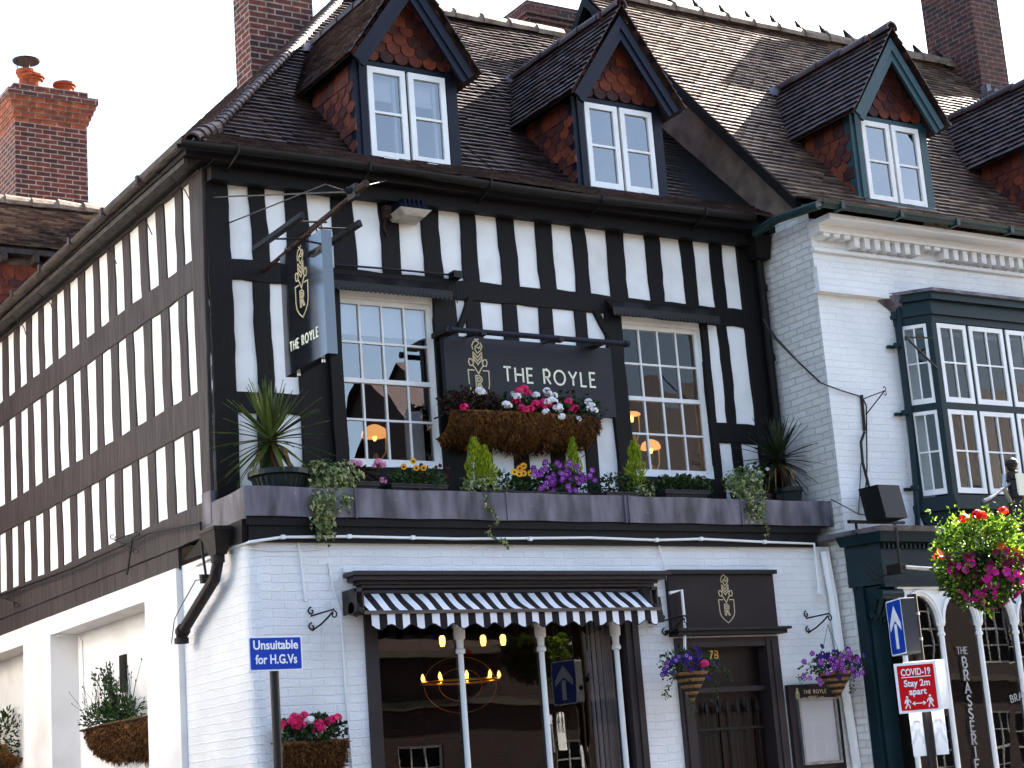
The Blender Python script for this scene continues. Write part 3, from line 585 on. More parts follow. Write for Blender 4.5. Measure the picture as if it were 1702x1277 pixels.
# ------------------------------------------------------------ dormers
def dormer(parent, xc, yf, zb, plane, paint, frames='white', blind=False, tl='tiles'):
    """plane = (z0, y0, slope) of the main roof"""
    z0, y0, tp = plane; yat = lambda z: y0 + (z - z0) / tp
    hw = .455; pw = .075; zt = zb + .955; F = FY(yf); za = zt + 1.0; ov = .22
    f = MB()
    for s in (-1, 1): x = xc + s * (hw + pw / 2 + .005); fbox(f, F, x - pw / 2, x + pw / 2, zb - .05, zt + .08, -.03, .08); x = xc + s * (hw + pw + .035); fbox(f, F, x - .03, x + .03, zb - .02, zt + .05, -.01, .1)
    fbox(f, F, xc - hw - pw, xc + hw + pw, zt, zt + .06, -.02, .08); fbox(f, F, xc - hw - pw - .02, xc + hw + pw + .02, zb - .07, zb - .015, -.06, .08); fbox(f, F, xc - .012, xc + .012, zb - .02, zt, -.005, .07)
    d = f.build('dormer', K[paint], parent)
    for s in (-1, 1):
        a0, a1 = (xc - hw + .01, xc - .018) if s < 0 else (xc + .018, xc + hw - .01)
        f = MB(); fr = .06
        fbox(f, F, a0, a0 + fr, zb, zt, -.035, .01); fbox(f, F, a1 - fr, a1, zb, zt, -.035, .01); fbox(f, F, a0 + fr, a1 - fr, zb, zb + fr * 1.1, -.034, .009); fbox(f, F, a0 + fr, a1 - fr, zt - fr, zt, -.034, .009)
        zm = (zb + zt) / 2 + .0; fbox(f, F, a0 + fr, a1 - fr, zm - .012, zm + .012, -.03, .0)
        f.build('casement', K[frames], d)
        g = MB()
        for q0, q1 in ((zb + fr, zm), (zm, zt - fr)):
            t = random.uniform(-.003, .003); g.face([F(a0 + fr, q0, -.01 + t), F(a1 - fr, q0, -.01 - t), F(a1 - fr, q1, -.01), F(a0 + fr, q1, -.01 + t)])
        g.build('pane', K['glass_sky'], d)
        if blind:
            g = MB(); g.box(a0 + .05, a1 - .05, yf + .1, yf + .11, zt - .3, zt); g.box(a1 - .1, a1 - .07, yf + .06, yf + .1, zb, zt); g.build('roller_blind', K['blind'], d)
    # cheeks and gable
    f = MB(); xL, xR = xc - hw - pw - .05, xc + hw + pw + .05; ye = yat(zt + .05)
    f.face([(xL, yf, zb - .2), (xL, ye, zt + .1), (xL, yf, zt + .1)]); f.face([(xR, yf, zb - .2), (xR, yf, zt + .1), (xR, ye, zt + .1)]); f.face([(xL, yf + .04, zt + .05), (xR, yf + .04, zt + .05), (xc, yf + .04, za)])
    f.face([(xL + .1, yf + .7, zb - .2), (xR - .1, yf + .7, zb - .2), (xR - .1, yf + .7, zt + .1), (xL + .1, yf + .7, zt + .1)])
    f.build('cheek_boarding', K['dark'], d)
    f = MB(); G = FX(xL)
    scales(f, G, lambda a, z: -a > yf + .04 and z > z0 + tp * (-a - y0) - .02 and z < zt - .02, -ye - .1, -yf, zb - .15, zt + .1)
    G2 = lambda a, z, dd: (xc + a, yf + .035 + dd, z)
    gs = (za - zt - .05) / (hw + pw + .05)
    scales(f, G2, lambda a, z: z < za - abs(a) * gs + .05, -.6, .6, zt + .1, za)
    f.build('hung_tiles', K['hung'], d)
    # barge boards: two layered planks each side
    f = MB(); half = .69; zl = zt + .0; yb = yf - ov
    for s in (-1, 1):
        A = Vector((xc, yb, za)); B = Vector((xc + s * half, yb, zl)); t = (B - A).normalized(); nn = Vector((-t.z * s, 0, t.x * s)); nn = nn if nn.z < 0 else -nn
        for off, w, dy in ((0, .085, 0), (.083, .075, .02)):
            a0 = A + nn * off; b0 = B + nn * off
            e0 = Vector((xc, yb, 0)); 
            def px_(p): return p
            top = [a0 + t * (-(a0.x - xc) / t.x if abs(t.x) > 1e-6 else 0), b0]; a1 = A + nn * (off + w); low = [a1 + t * (-(a1.x - xc) / t.x), B + nn * (off + w)]
            q = [top[0], top[1], low[1], low[0]]; f.hexa([p + Vector((0, dy, 0)) for p in q], [p + Vector((0, dy + .035, 0)) for p in q])
    f.build('bargeboard', K[paint], d)
    # its own little roof
    f = MB(); slope = math.hypot(half + .04, za + .06 - zl); ue = lambda s: 0
    for s in (-1, 1):
        eav = Vector((xc + s * (half + .05), 0, zl + .0)); Sd_ = (Vector((xc, 0, za + .09)) - eav).normalized(); L_ = (Vector((xc, 0, za + .09)) - eav).length
        zs = lambda q: eav.z + Sd_.z * q
        if s < 0: tiles(f, eav, (0, -1, 0), Sd_, lambda q: -yat(zs(q)) - .15, lambda q: -(yb - .05), 0, L_, w=.16)
        else: tiles(f, eav, (0, 1, 0), Sd_, lambda q: yb - .05, lambda q: yat(zs(q)) + .15, 0, L_, w=.16)
        f.face([eav + Vector((0, yb, -.02)), Vector((xc, yb, za + .05)), Vector((xc, yat(za) + .1, za + .05)), eav + Vector((0, yat(zl) + .1, -.02))])
    f.build('dormer_tiles', K[tl], d)
    f = MB(); ridge(f, (xc, yb - .05, za + .1), (xc, yat(za + .02) + .05, za + .1), r=.075, L=.4); f.build('ridge_tile', [K[tl], K['iron']], d)
    # lead apron and soakers
    f = MB(); w = .012
    f.hexa([(xL - .04, yf - .05, zb - .1), (xR + .1, yf - .05, zb - .1), (xR + .14, yf - .36, zb - .265), (xL - .0, yf - .34, zb - .235)], [(xL - .04, yf - .05, zb - .08), (xR + .1, yf - .05, zb - .08), (xR + .14, yf - .36, zb - .25), (xL, yf - .34, zb - .22)])
    for s, x in ((-1, xL), (1, xR)): f.hexa([(x - .005, yf, zb - .14), (x + .005, yf, zb - .14), (x + .005, ye, zt - .1), (x - .005, ye, zt - .1)], [(x - .005, yf, zb - .11), (x + .005, yf, zb - .11), (x + .005, ye, zt - .06), (x - .005, ye, zt - .06)])
    y_ = yat(za + .05); f.hexa([(xc - .12, y_ - .12, za), (xc + .12, y_ - .12, za), (xc + .12, y_ + .05, za + .06), (xc - .12, y_ + .05, za + .06)], [(xc - .04, y_ - .12, za + .16), (xc + .04, y_ - .12, za + .16), (xc + .06, y_ + .1, za + .17), (xc - .06, y_ + .1, za + .17)])
    f.build('lead_apron', K['lead'], d)
    return d


PUBPL = (7.735, 0, 1.02)
dormer(pub, 2.205, 0.0, 7.79, PUBPL, 'navy', blind=True)
dormer(pub, 4.815, 0.0, 7.79, PUBPL, 'navy')

# ------------------------------------------------------------ shop window, door case
F = FY(-.6); b = MB()
for z0, z1, o in ((3.42, 3.45, .06), (3.45, 3.48, .1), (3.48, 3.51, .13), (3.51, 3.55, .19), (3.55, 3.585, .23)): b.box(.92 + .23 - o - .02, 4.34 - .23 + o, -.6 - o, -.59, z0, z1 - .002 if z1 < 3.58 else z1)
b.box(1.02, 4.06, -.64, -.59, 3.22, 3.42)
b.build('shop_cornice', K['grey'], pub)
f = MB(); fbox(f, F, 1.08, 1.15, .3, 3.3, -.03, .1); fbox(f, F, 1.15, 1.21, .3, 3.25, -.01, .1); fbox(f, F, 3.96, 4.03, .3, 3.3, -.03, .1); fbox(f, F, 3.89, 3.96, .3, 3.25, -.01, .1); fbox(f, F, 1.15, 3.96, .3, .75, -.01, .15)
sw = f.build('shop_window', K['grey'], pub)
f = MB()
for x in (2.07, 2.945, 3.80):
    o = (x, -.56, 0); f.lathe([(.028, .75), (.026, 2.86), (.045, 2.87), (.045, 2.9), (.032, 2.92), (.036, 2.99), (.052, 3.0), (.055, 3.06), (.05, 3.12)], o, 12); f.box(x - .05, x + .05, -.6, -.5, 3.1, 3.25)
f.build('mullion', K['white'], sw, smooth=False)
f = MB(); f.face([F(1.2, .75, .06), F(2.07, .75, .06), F(2.07, 3.3, .06), F(1.2, 3.3, .06)]); f.face([F(2.07, .75, .062), F(2.945, .75, .058), F(2.945, 3.3, .06), F(2.07, 3.3, .06)]); f.face([F(2.945, .75, .058), F(3.9, .75, .063), F(3.9, 3.3, .06), F(2.945, 3.3, .06)])
f.build('pane', K['shopglass'], sw)
f = MB()
for i in range(14): x = 3.62 + i * .02; f.tube([(x, -.35 + .02 * math.sin(i * 2), .8), (x, -.35 + .02 * math.sin(i * 2), 3.3)], .014, 6)
f.build('curtain', K['curtain'], sw)
f = MB(); F = FY(-.6)
fbox(f, F, 4.46, 4.62, 0, 2.95, -.03, .2); fbox(f, F, 5.60, 5.76, 0, 2.95, -.03, .2); fbox(f, F, 4.5, 4.56, 0, 2.9, -.045, 0); fbox(f, F, 5.66, 5.72, 0, 2.9, -.045, 0); fbox(f, F, 4.62, 5.6, 2.86, 2.95, -.02, .2); fbox(f, F, 4.62, 5.6, 2.42, 2.47, .06, .2)
dc = f.build('door_case', K['grey'], pub)
f = MB(); fbox(f, F, 4.62, 5.6, 2.47, 2.86, .12, .18); f.build('transom_panel', K['doorwood'], dc)
f = MB(); fbox(f, F, 4.64, 5.58, .1, 2.42, .14, .2)
for a in (4.7, 5.14): fbox(f, F, a, a + .38, .2, 1.0, .125, .14); fbox(f, F, a, a + .05, 1.1, 2.35, .12, .14); fbox(f, F, a + .33, a + .38, 1.1, 2.35, .12, .14)
f.build('door', K['doorwood'], pub)
f = MB()
for i in range(7):
    x = 4.72 + i * .13; y = -.5; f.tube([(x, y, .2), (x, y, 2.2)], .006, 6); f.lathe([(.004, 2.2), (.028, 2.24), (.02, 2.28), (.002, 2.36)], (x, y, 0), 6)
fbox(f, F, 4.66, 5.56, 2.05, 2.08, .09, .11)
f.build('spear_rail', K['iron'], pub)

# ------------------------------------------------------------ the white brick house on the right
hs = thing('white_brick_house', 'white painted brick house with green bay window, arched shopfront and teal dormer', 'house', (XR, -.85, 0))
RP = (7.62, -.85, 1.12); HX1 = 13.7; yr_ = 2.62; zrr = RP[0] + RP[2] * (yr_ - RP[1])
b = MB(); wall(b, FY(-.85), XR, HX1, 0, 7.42, [(8.0, 9.7, 4.36, 6.28), (6.95, 12, .3, 3.42)], .15); b.build('front_wall', K['brickw'], hs)
b = MB(); b.face([(XR, -.85, 0), (XR, -.85, 7.6), (XR, 0.02, 7.6), (XR, 0.02, 0)][::-1], .5); b.build('return_wall', K['brickw2'], hs); b = MB(); b.face([(HX1, -.85, 0), (HX1, 7, 0), (HX1, 7, 6.9), (HX1, yr_, zrr), (HX1, -.85, 7.6)]); b.build('far_gable', K['brickw2'], hs)
b = MB(); b.face([(XR + .002, .02, 7.3), (XR + .002, -.85, 7.55), (XR + .002, yr_, zrr - .04), (XR + .002, 6.6, 7.3)]); b.hexa([(XR - .04, -.7, 7.6), (XR, -.7, 7.6), (XR, 2.7, 11.2), (XR - .04, 2.7, 11.2)], [(XR - .04, -.7, 7.75), (XR, -.7, 7.75), (XR, 2.7, 11.35), (XR - .04, 2.7, 11.35)]); b.build('gable_wall', K['strip'], hs)
Sr = Vector((0, 1, RP[2])).normalized(); cr = Sr.y
b = MB(); sg = lambda u, s: -.025 * math.sin(u * .6) * math.sin(min(1, s / 4.5) * 3.1)
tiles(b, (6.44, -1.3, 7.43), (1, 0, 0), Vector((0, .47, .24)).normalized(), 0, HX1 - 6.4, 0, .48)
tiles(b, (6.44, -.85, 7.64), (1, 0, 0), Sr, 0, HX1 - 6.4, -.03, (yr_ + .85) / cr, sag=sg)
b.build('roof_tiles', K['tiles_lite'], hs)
b = MB(); b.face([(6.46, -1.25, 7.4), (HX1, -1.25, 7.4), (HX1, -.85, 7.58), (6.46, -.85, 7.58)]); b.face([(6.46, -.85, 7.58), (HX1, -.85, 7.58), (HX1, yr_, zrr), (6.46, yr_, zrr)]); b.face([(6.46, yr_, zrr), (HX1, yr_, zrr), (HX1, 7.5, 6), (6.46, 7.5, 6)])
b.hexa([(6.42, -.9, 7.45), (6.5, -.9, 7.45), (6.5, yr_, zrr - .14), (6.42, yr_, zrr - .14)], [(6.42, -.9, 7.6), (6.5, -.9, 7.6), (6.5, yr_, zrr - .0), (6.42, yr_, zrr - .0)]); b.hexa([(6.42, yr_, zrr - .14), (6.5, yr_, zrr - .14), (6.5, 4.2, 9.7), (6.42, 4.2, 9.7)], [(6.42, yr_, zrr), (6.5, yr_, zrr), (6.5, 4.2, 9.84), (6.42, 4.2, 9.84)])
b.build('roof_boarding', K['timber'], hs)
b = MB(); ridge(b, (6.5, yr_, zrr + .04), (HX1, yr_, zrr + .06), r=.12, L=.45, spike=.13); b.build('ridge_tile', [K['ridge'], K['iron']], hs)
dormer(hs, 8.15, -.70, 7.80, RP, 'teal', 'white_old')
d4 = at(1565, 222, Y=1.08).x
dormer(hs, d4 + .1, -.70, 7.80, RP, 'teal', 'white_old')
# eaves: gutter, dentils, mouldings
b = MB(); halfpipe(b, [(6.36 + .5 * i, -1.34, 7.42) for i in range(16)], .06); b.tube([at(1255, 388, Y=-.3), at(1290, 365, Y=-.7), (6.34, -1.34, 7.38)], .05, 10)
for i in range(9): x = 6.6 + i * .85; b.box(x, x + .05, -1.41, -1.27, 7.35, 7.43)
b.build('gutter', K['ggutter'], hs)
b = MB()
b.box(XR - .02, HX1, -1.02, -.85, 7.22, 7.3); b.box(XR - .04, HX1, -1.22, -.85, 7.3, 7.36)
for i in range(46):
    x = XR + .05 + i * .15
    if 9 < i < 12 or i < 3: b.box(x, x + .09, -1.0, -.85, 7.15 + .03, 7.22)
    else: b.box(x, x + .075, -.99, -.85, 7.1, 7.22)
b.box(XR - .02, HX1, -.9, -.85, 7.04, 7.08)
b.box(XR - .02, 7.72, -.91, -.85, 6.62, 6.86); b.box(XR - .05, 7.72, -.95, -.85, 6.57, 6.62)
b.build('cornice', K['brickw'], hs)
# bay window
bx0, bx1, by = 7.72, 9.98, -1.15; cx = 7.97
b = MB()
prof = [(bx0, -.85), (cx, by), (bx1 - .25, by), (bx1, -.85)]
def ringbox(mb, off, z0, z1):
    P_ = [(bx0 - off * 1.3, -.85), (cx - off * .45, by - off), (bx1 - .25 + off * .45, by - off), (bx1 + off * 1.3, -.85)]
    mb.hexa([(*p, z0) for p in P_], [(*p, z1) for p in P_])
ringbox(b, .02, 6.28, 6.36); ringbox(b, .05, 6.36, 6.40); ringbox(b, .035, 6.40, 6.52); ringbox(b, .09, 6.52, 6.60); ringbox(b, .02, 4.28, 4.36); ringbox(b, .06, 4.20, 4.28)
ringbox(b, .012, 5.30, 5.38)
for (x, y) in ((cx, by), (bx1 - .25, by)): b.hexa([(x - .05, y + .04, 4.36), (x - .02, y - .015, 4.36), (x + .05, y - .015, 4.36), (x + .05, y + .06, 4.36)], [(x - .05, y + .04, 6.28), (x - .02, y - .015, 6.28), (x + .05, y - .015, 6.28), (x + .05, y + .06, 6.28)])
for x in (8.50, 9.08): b.box(x - .02, x + .02, by, by + .06, 4.36, 6.28)
b.hexa([(bx0 - .02, -.86, 4.36), (bx0 + .03, -.92, 4.36), (bx0 + .06, -.88, 4.36), (bx0 + .01, -.83, 4.36)], [(bx0 - .02, -.86, 6.28), (bx0 + .03, -.92, 6.28), (bx0 + .06, -.88, 6.28), (bx0 + .01, -.83, 6.28)])
b.hexa([(bx0 + .1, -.85, 3.95), (bx1 - .1, -.85, 3.95), (bx1 - .1, -.95, 3.95), (bx0 + .1, -.95, 3.95)], [(bx0, -.85, 4.2), (bx1, -.85, 4.2), (bx1 - .25, by, 4.2), (cx, by, 4.2)])
bay = b.build('bay_window', K['dkgreen'], hs)
b = MB(); ringbox(b, .13, 6.60, 6.635); b.hexa([(7.5, -.86, 6.55), (7.75, -.86, 6.4), (7.75, -.95, 6.45), (7.6, -.95, 6.56)], [(7.5, -.86, 6.6), (7.8, -.86, 6.6), (7.75, -1.0, 6.6), (7.6, -.97, 6.6)]); b.build('lead_roof', K['lead'], bay)
cdv = Vector((cx - bx0, by + .85, 0)); cl = cdv.length; cu = cdv.normalized(); cn = Vector((-cu.y, cu.x, 0))
FC = lambda a, z, d: tuple(Vector((bx0, -.85, z)) + cu * a + cn * d)
for z0, z1 in ((4.38, 5.30), (5.38, 6.27)):
    sash(hs, 'casement', FC, .05, cl - .055, z0, z1, 2, 2, fr=.04, bar=.016, d=-.01, paint='white_old', bot=.06)
    for x0, x1 in ((cx + .06, 8.475), (8.525, 9.055), (9.105, 9.65)): sash(hs, 'casement', FY(by), x0, x1, z0, z1, 2, 2, fr=.05, bar=.018, d=-.012, paint='white', bot=.06, glass='glass')
b = MB()
for i in range(9): b.tube([(7.86 + i * .022, -.8 + .012 * (i % 2), 4.4), (7.86 + i * .022, -.8 + .012 * (i % 2), 5.55)], .012, 5)
b.build('curtain', K['curtain'], bay)
b = MB(); b.face([(7.0, 1.2, 4.2), (10.2, 1.2, 4.2), (10.2, 1.2, 6.5), (7.0, 1.2, 6.5)]); b.face([(7, -.7, 6.3), (10.2, -.7, 6.3), (10.2, 1.2, 6.3), (7, 1.2, 6.3)]); b.face([(7, -.7, 4.3), (10.2, -.7, 4.3), (10.2, 1.2, 4.3), (7, 1.2, 4.3)])
b.face([(XR + .1, 1.5, 0), (12.4, 1.5, 0), (12.4, 1.5, 3.7), (XR + .1, 1.5, 3.7)]); b.face([(XR + .1, -.7, 3.6), (12.4, -.7, 3.6), (12.4, 1.5, 3.6), (XR + .1, 1.5, 3.6)]); b.face([(XR + .1, -.7, .2), (12.4, -.7, .2), (12.4, 1.5, .2), (XR + .1, 1.5, .2)]); b.face([(7.0, -.7, .2), (7.0, 1.5, .2), (7, 1.5, 6.4), (7, -.7, 6.4)]); b.face([(10.2, -.7, 4.2), (10.2, 1.5, 4.2), (10.2, 1.5, 6.4), (10.2, -.7, 6.4)])
b.build('interior', K['dark'], hs)
b = MB(); run(b, [(1493, 495), (1494, 520), (1496, 560), (1500, 600), (1512, 700), (1521, 800), (1526, 880)], -.93, .032)
for x, y in ((1492, 578), (1505, 690), (1521, 815)): p = at(x, y, Y=-.93); b.tube([p, p + Vector((0, 0, .05))], .045, 8); b.box(p.x - .1, p.x, -.9, -.86, p.z, p.z + .03)
b.build('drainpipe', K['dkgreen'], hs)
chimney(hs, 12.98, 13.56, 2.05, 3.0, 9, 14.2, K['brick_dk'], name='chimney_stack')
b = MB()
for i in range(7): x = 12.95 - .0; y = 2.0 - i * .13; z = 7.62 + 1.12 * (y + .85); b.box(12.9, 12.98, y - .1, y + .02, z, z + .2 + .02 * (i % 2))
b.build('chimney_flashing', K['lead'], hs)

# shopfront of the house
b = MB()
def cor(mb, o, z0, z1): mb.hexa([(6.92 - o * .6, -.86, z0), (7.0 - o, -1.15 - o, z0), (12.5, -1.15 - o, z0), (12.5, -.86, z0)], [(6.92 - o * .6, -.86, z1), (7.0 - o, -1.15 - o, z1), (12.5, -1.15 - o, z1), (12.5, -.86, z1)])
b.hexa([(6.45, -.62, 3.92), (6.62, -1.38, 3.92), (12.5, -1.38, 3.92), (12.5, -.62, 3.92)], [(6.43, -.6, 3.97), (6.60, -1.42, 3.97), (12.5, -1.42, 3.97), (12.5, -.6, 3.97)])
b.m = 1
b.hexa([(6.52, -.86, 3.82), (6.66, -1.32, 3.82), (12.5, -1.32, 3.82), (12.5, -.86, 3.82)], [(6.47, -.86, 3.92), (6.63, -1.36, 3.92), (12.5, -1.36, 3.92), (12.5, -.86, 3.92)])
b.hexa([(6.58, -.86, 3.40), (6.74, -1.22, 3.40), (12.5, -1.22, 3.40), (12.5, -.86, 3.40)], [(6.58, -.86, 3.82), (6.74, -1.22, 3.82), (12.5, -1.22, 3.82), (12.5, -.86, 3.82)])
for i in range(90): x = 6.76 + i * .062; b.box(x, x + .032, -1.25, -1.22, 3.76, 3.81)
b.box(6.70, 12.5, -1.27, -1.21, 3.36, 3.40)
b.box(XR + .01, 6.92, -1.0, -.86, 0, 3.4); b.box(6.68, 6.88, -1.03, -.99, 0, 3.05)
b.hexa([(6.7, -1.03, 3.02), (6.92, -1.03, 3.02), (6.92, -.9, 3.02), (6.7, -.9, 3.02)], [(6.66, -1.22, 3.38), (6.94, -1.22, 3.38), (6.94, -.9, 3.38), (6.66, -.9, 3.38)])
for cz, cy, r_ in ((3.29, -1.22, .055), (3.1, -1.07, .035)): b.tube([(6.65, cy, cz), (6.95, cy, cz)], r_, 12)
for i in range(4): b.tube([(6.7 + i * .07, -1.04, 3.04), (6.7 + i * .07, -1.13, 3.12), (6.7 + i * .07, -1.21, 3.27)], .022, 6)
b.build('shopfront', [K['lead'], K['dkgreen']], hs)
b = MB(); X0 = at(1505, 1096, Y=-1.2).x; XB = at(1569, 1096, Y=-1.2).x; XC = at(1633, 1096, Y=-1.2).x; XD = at(1694, 1096, Y=-1.2).x; sp = (XD - X0) / 3
colx = [X0 + sp * i for i in range(7)]; zs_ = 2.98
def col_(x, y): b.lathe([(.03, .3), (.028, zs_ - .13), (.042, zs_ - .12), (.042, zs_ - .1), (.03, zs_ - .08), (.034, zs_ - .03), (.05, zs_ - .02), (.052, zs_ + .02)], (x, y, 0), 12)
for x in colx: col_(x, -1.2)
col_(X0, -.9)
def arch(Fa, a0, a1, zt):
    r = (a1 - a0) / 2; ca = (a0 + a1) / 2; n_ = 14; hgt = zt - zs_ - .05
    for k in range(n_):
        t0, t1 = math.pi * k / n_, math.pi * (k + 1) / n_
        for r0, r1, d0, d1 in ((r - .045, r + .0, -.035, .03), (r - .02, r + .0, -.05, -.03)):
            e = lambda t, rr: (ca - rr * math.cos(t), zs_ + rr / r * hgt * math.sin(t) if True else 0)
            p = [e(t0, r0), e(t1, r0), e(t1, r1), e(t0, r1)]; b.hexa([Fa(*q, d0) for q in p], [Fa(*q, d1) for q in p])
        q0 = (ca - r * math.cos(t0), zs_ + hgt * math.sin(t0)); q1 = (ca - r * math.cos(t1), zs_ + hgt * math.sin(t1))
        b.hexa([Fa(*q0, -.02), Fa(*q1, -.02), Fa(q1[0], zt, -.02), Fa(q0[0], zt, -.02)], [Fa(*q0, .02), Fa(*q1, .02), Fa(q1[0], zt, .02), Fa(q0[0], zt, .02)])
    for s in (0, 1):  # leaf scrolls in the corners
        a = a0 + .03 if s == 0 else a1 - .03; sg_ = 1 if s == 0 else -1
        b.tube([Fa(a + sg_ * .05 * (1 - t / 9) * math.cos(t), zt - .06 + .04 * math.sin(t) * (1 - t / 9), -.03) for t in [k * .7 for k in range(9)]], .007, 4)
for i in range(6): arch(FY(-1.2), colx[i], colx[i + 1], 3.38)
arch(FX(X0), .9, 1.2, 3.38)
b.box(X0 - .03, X0 + .03, -1.24, -1.17, 3.0, 3.38); b.box(X0 - .04, 12.2, -1.25, -1.15, 3.34, 3.38)
b.box(6.93, X0 - .0, -.9, -.87, .3, 3.36)
b.build('arcade_frame', K['white'], hs)
b = MB()
for i in range(6): b.face([(colx[i], -1.19 + .004 * (i % 2), .3), (colx[i + 1], -1.19, .3), (colx[i + 1], -1.19 + .003 * (i % 3), 3.36), (colx[i], -1.19, 3.36)])
b.face([(X0, -.87, .3), (X0, -1.19, .3), (X0, -1.19, 3.36), (X0, -.87, 3.36)]); b.build('shop_pane', K['shopglass'], hs)
b = MB(); b.box(X0, 12.4, -1.24, -.86, 0, .32); b.build('stallriser', K['dkgreen'], hs)

# ------------------------------------------------------------ rear left: tile-hung house with the big chimney
th = thing('tile_hung_house', 'tile hung house behind the pub with a large corbelled chimney stack on its ridge', 'house', (1, 10, 0))
WY = 10.0; rz = zat(74, 345, WY); ez = zat(30, 410, WY - 2.4); Sw = Vector((0, 2.4, rz - ez - .05)); wl = Sw.length; Swn = Sw.normalized()
b = MB(); b.box(-4, 7, WY - 2.2, WY + 2.5, 0, ez - .05); b.face([(-4, WY - 2.2, ez - .06), (-4, WY, rz - .1), (-4, WY + 2.5, ez - .06)]); b.build('wall', K['strip'], th)
b = MB(); tiles(b, (-4.1, WY - 2.4, ez), (1, 0, 0), Swn, 0, 11, 0, wl - .06, sag=lambda u, s: .008 * math.sin(u * 3)); b.face([(-4, WY - 2.4, ez - .03), (7, WY - 2.4, ez - .03), (7, WY, rz - .05), (-4, WY, rz - .05)]); b.face([(-4, WY, rz - .05), (7, WY, rz - .05), (7, WY + 2.5, ez - .1), (-4, WY + 2.5, ez - .1)]); b.build('roof_tiles', K['tiles_lite'], th)
b = MB(); ridge(b, (-4, WY, rz), (7, WY, rz), r=.12, L=.4); b.build('ridge_tile', [K['ridge'], K['iron']], th)
b = MB(); scales(b, FY(WY - 2.22), lambda a, z: z < ez - .25, -1, 4, 7.5, ez - .1); b.build('hung_tiles', K['hung'], th)
b = MB(); b.box(-4, 7, WY - 2.42, WY - 2.2, ez - .1, ez - .04)
for i in range(20): b.box(-3 + i * .42, -2.93 + i * .42, WY - 2.42, WY - 2.2, ez - .2, ez - .1)
b.build('eaves', K['timber_glare'], th)
wx0, wx1 = at(26, 280, Y=WY + .3).x, at(146, 280, Y=WY + .3).x; wz = zat(157, 165, WY + .2)
ch = chimney(th, wx0, wx1, WY + .3, WY + 1.5, rz - 1.2, wz + .1, K['brick'], corb=K['corb'], steps=4, cap=K['brick'])
b = MB()
for px_, w_, h_, dy in ((44, .17, .42, .3), (55, .19, .33, .25), (72, .15, .3, .75), (82, .14, .22, .9), (107, .19, .34, .4)):
    p = at(px_, 140, Y=WY + .3 + dy); z0 = wz + .05; r_ = w_ * .85
    b.lathe([(r_ * .8, 0), (r_ * .75, h_ * .75), (r_ * .95, h_ * .78), (r_ * .95, h_ * .82), (r_ * .8, h_ * .84), (r_ * 1.1, h_ * .9), (r_ * 1.1, h_), (r_ * .8, h_)], (p.x, p.y, z0), 16)
    if px_ == 44:
        b.m = 1
        for k in range(4): t = k * math.pi / 2; b.tube([(p.x + .14 * math.cos(t), p.y + .14 * math.sin(t), z0 + h_), (p.x + .14 * math.cos(t), p.y + .14 * math.sin(t), z0 + h_ + .16)], .008, 4)
        b.lathe([(.2, h_ + .15), (.21, h_ + .17), (.02, h_ + .24)], (p.x, p.y, z0), 16); b.m = 0
b.build('chimney_pot', [K['terra'], K['iron']], ch)

# ------------------------------------------------------------ the other side of the street, seen in the panes
def terrace(name, label, x0, x1, y, ez_, rz_, m, n, loc=None):
    t = thing(name, label, 'house', (x0, y, 0)); b = MB(); holes = []
    w = (x1 - x0) / n
    for i in range(n):
        for z in (1.0, 3.9, 6.8):
            if z + 1.6 < ez_: holes.append((x0 + w * (i + .5) - .55, x0 + w * (i + .5) + .55, z, z + 1.7))
    G = lambda a, z, d: (a, y - d, z)
    wall(b, G, x0, x1, 0, ez_, holes, .15); b.face([(x0, y, 0), (x0, y - 8, 0), (x0, y - 8, ez_), (x0, y - 4, rz_), (x0, y, ez_)]); b.face([(x1, y, 0), (x1, y - 8, 0), (x1, y - 8, ez_), (x1, y - 4, rz_), (x1, y, ez_)])
    b.build('wall', m, t)
    b = MB(); b.box(x0 - .2, x1 + .2, y, y + .35, ez_ - .1, ez_ + .05); b.box(x0, x1, y, y + .12, 3.45, 3.6); b.build('band', K['cobble'], t)
    b = MB(); b.face([(x0 - .2, y + .35, ez_), (x1 + .2, y + .35, ez_), (x1 + .2, y - 4, rz_), (x0 - .2, y - 4, rz_)]); b.face([(x0 - .2, y - 8.3, ez_), (x1 + .2, y - 8.3, ez_), (x1 + .2, y - 4, rz_), (x0 - .2, y - 4, rz_)]); b.build('roof', K['tiles'], t)
    b = MB(); g = MB()
    for h in holes:
        G2 = lambda a, z, d: (a, y - .06 - d, z)
        for k in range(4): a = h[0] + (h[1] - h[0] - .05) * k / 3; fbox(b, G2, a, a + (.05 if k in (0, 3) else .03), h[2], h[3], 0, .04)
        for k in range(5): z = h[2] + (h[3] - h[2] - .05) * k / 4; fbox(b, G2, h[0] + .05, h[1] - .05, z, z + (.05 if k in (0, 4, 2) else .025), .004, .036)
        g.face([(h[0], y - .1, h[2]), (h[1], y - .1, h[2]), (h[1], y - .1, h[3]), (h[0], y - .1, h[3])])
    b.build('window', K['white'], t); g.build('pane', K['dark'], t)
    return t


terrace('brick_terrace', 'low red brick terrace across the street, seen mirrored in the shop window', -22, 14.4, -19.5, 4.6, 6.6, K['opp'], 8)
terrace('brick_terrace', 'tall red brick terrace across the street, seen mirrored in the right hand panes', 14.4, 40, -19.5, 8.4, 12.0, K['opp'], 8)
t = thing('rendered_house', 'pale rendered house across the side lane, catching the sun', 'house', (-7.5, 2, 0)); b = MB(); b.box(-15, -7.2, 1.5, 30, 0, 8.5); b.build('wall', K['render'], t); chimney(t, -7.56, -7.22, 15.2, 17.0, 8.5, 15, K['brick_dk'])  # its dark stack is added, unseen, to darken part of the projecting sign's reflection

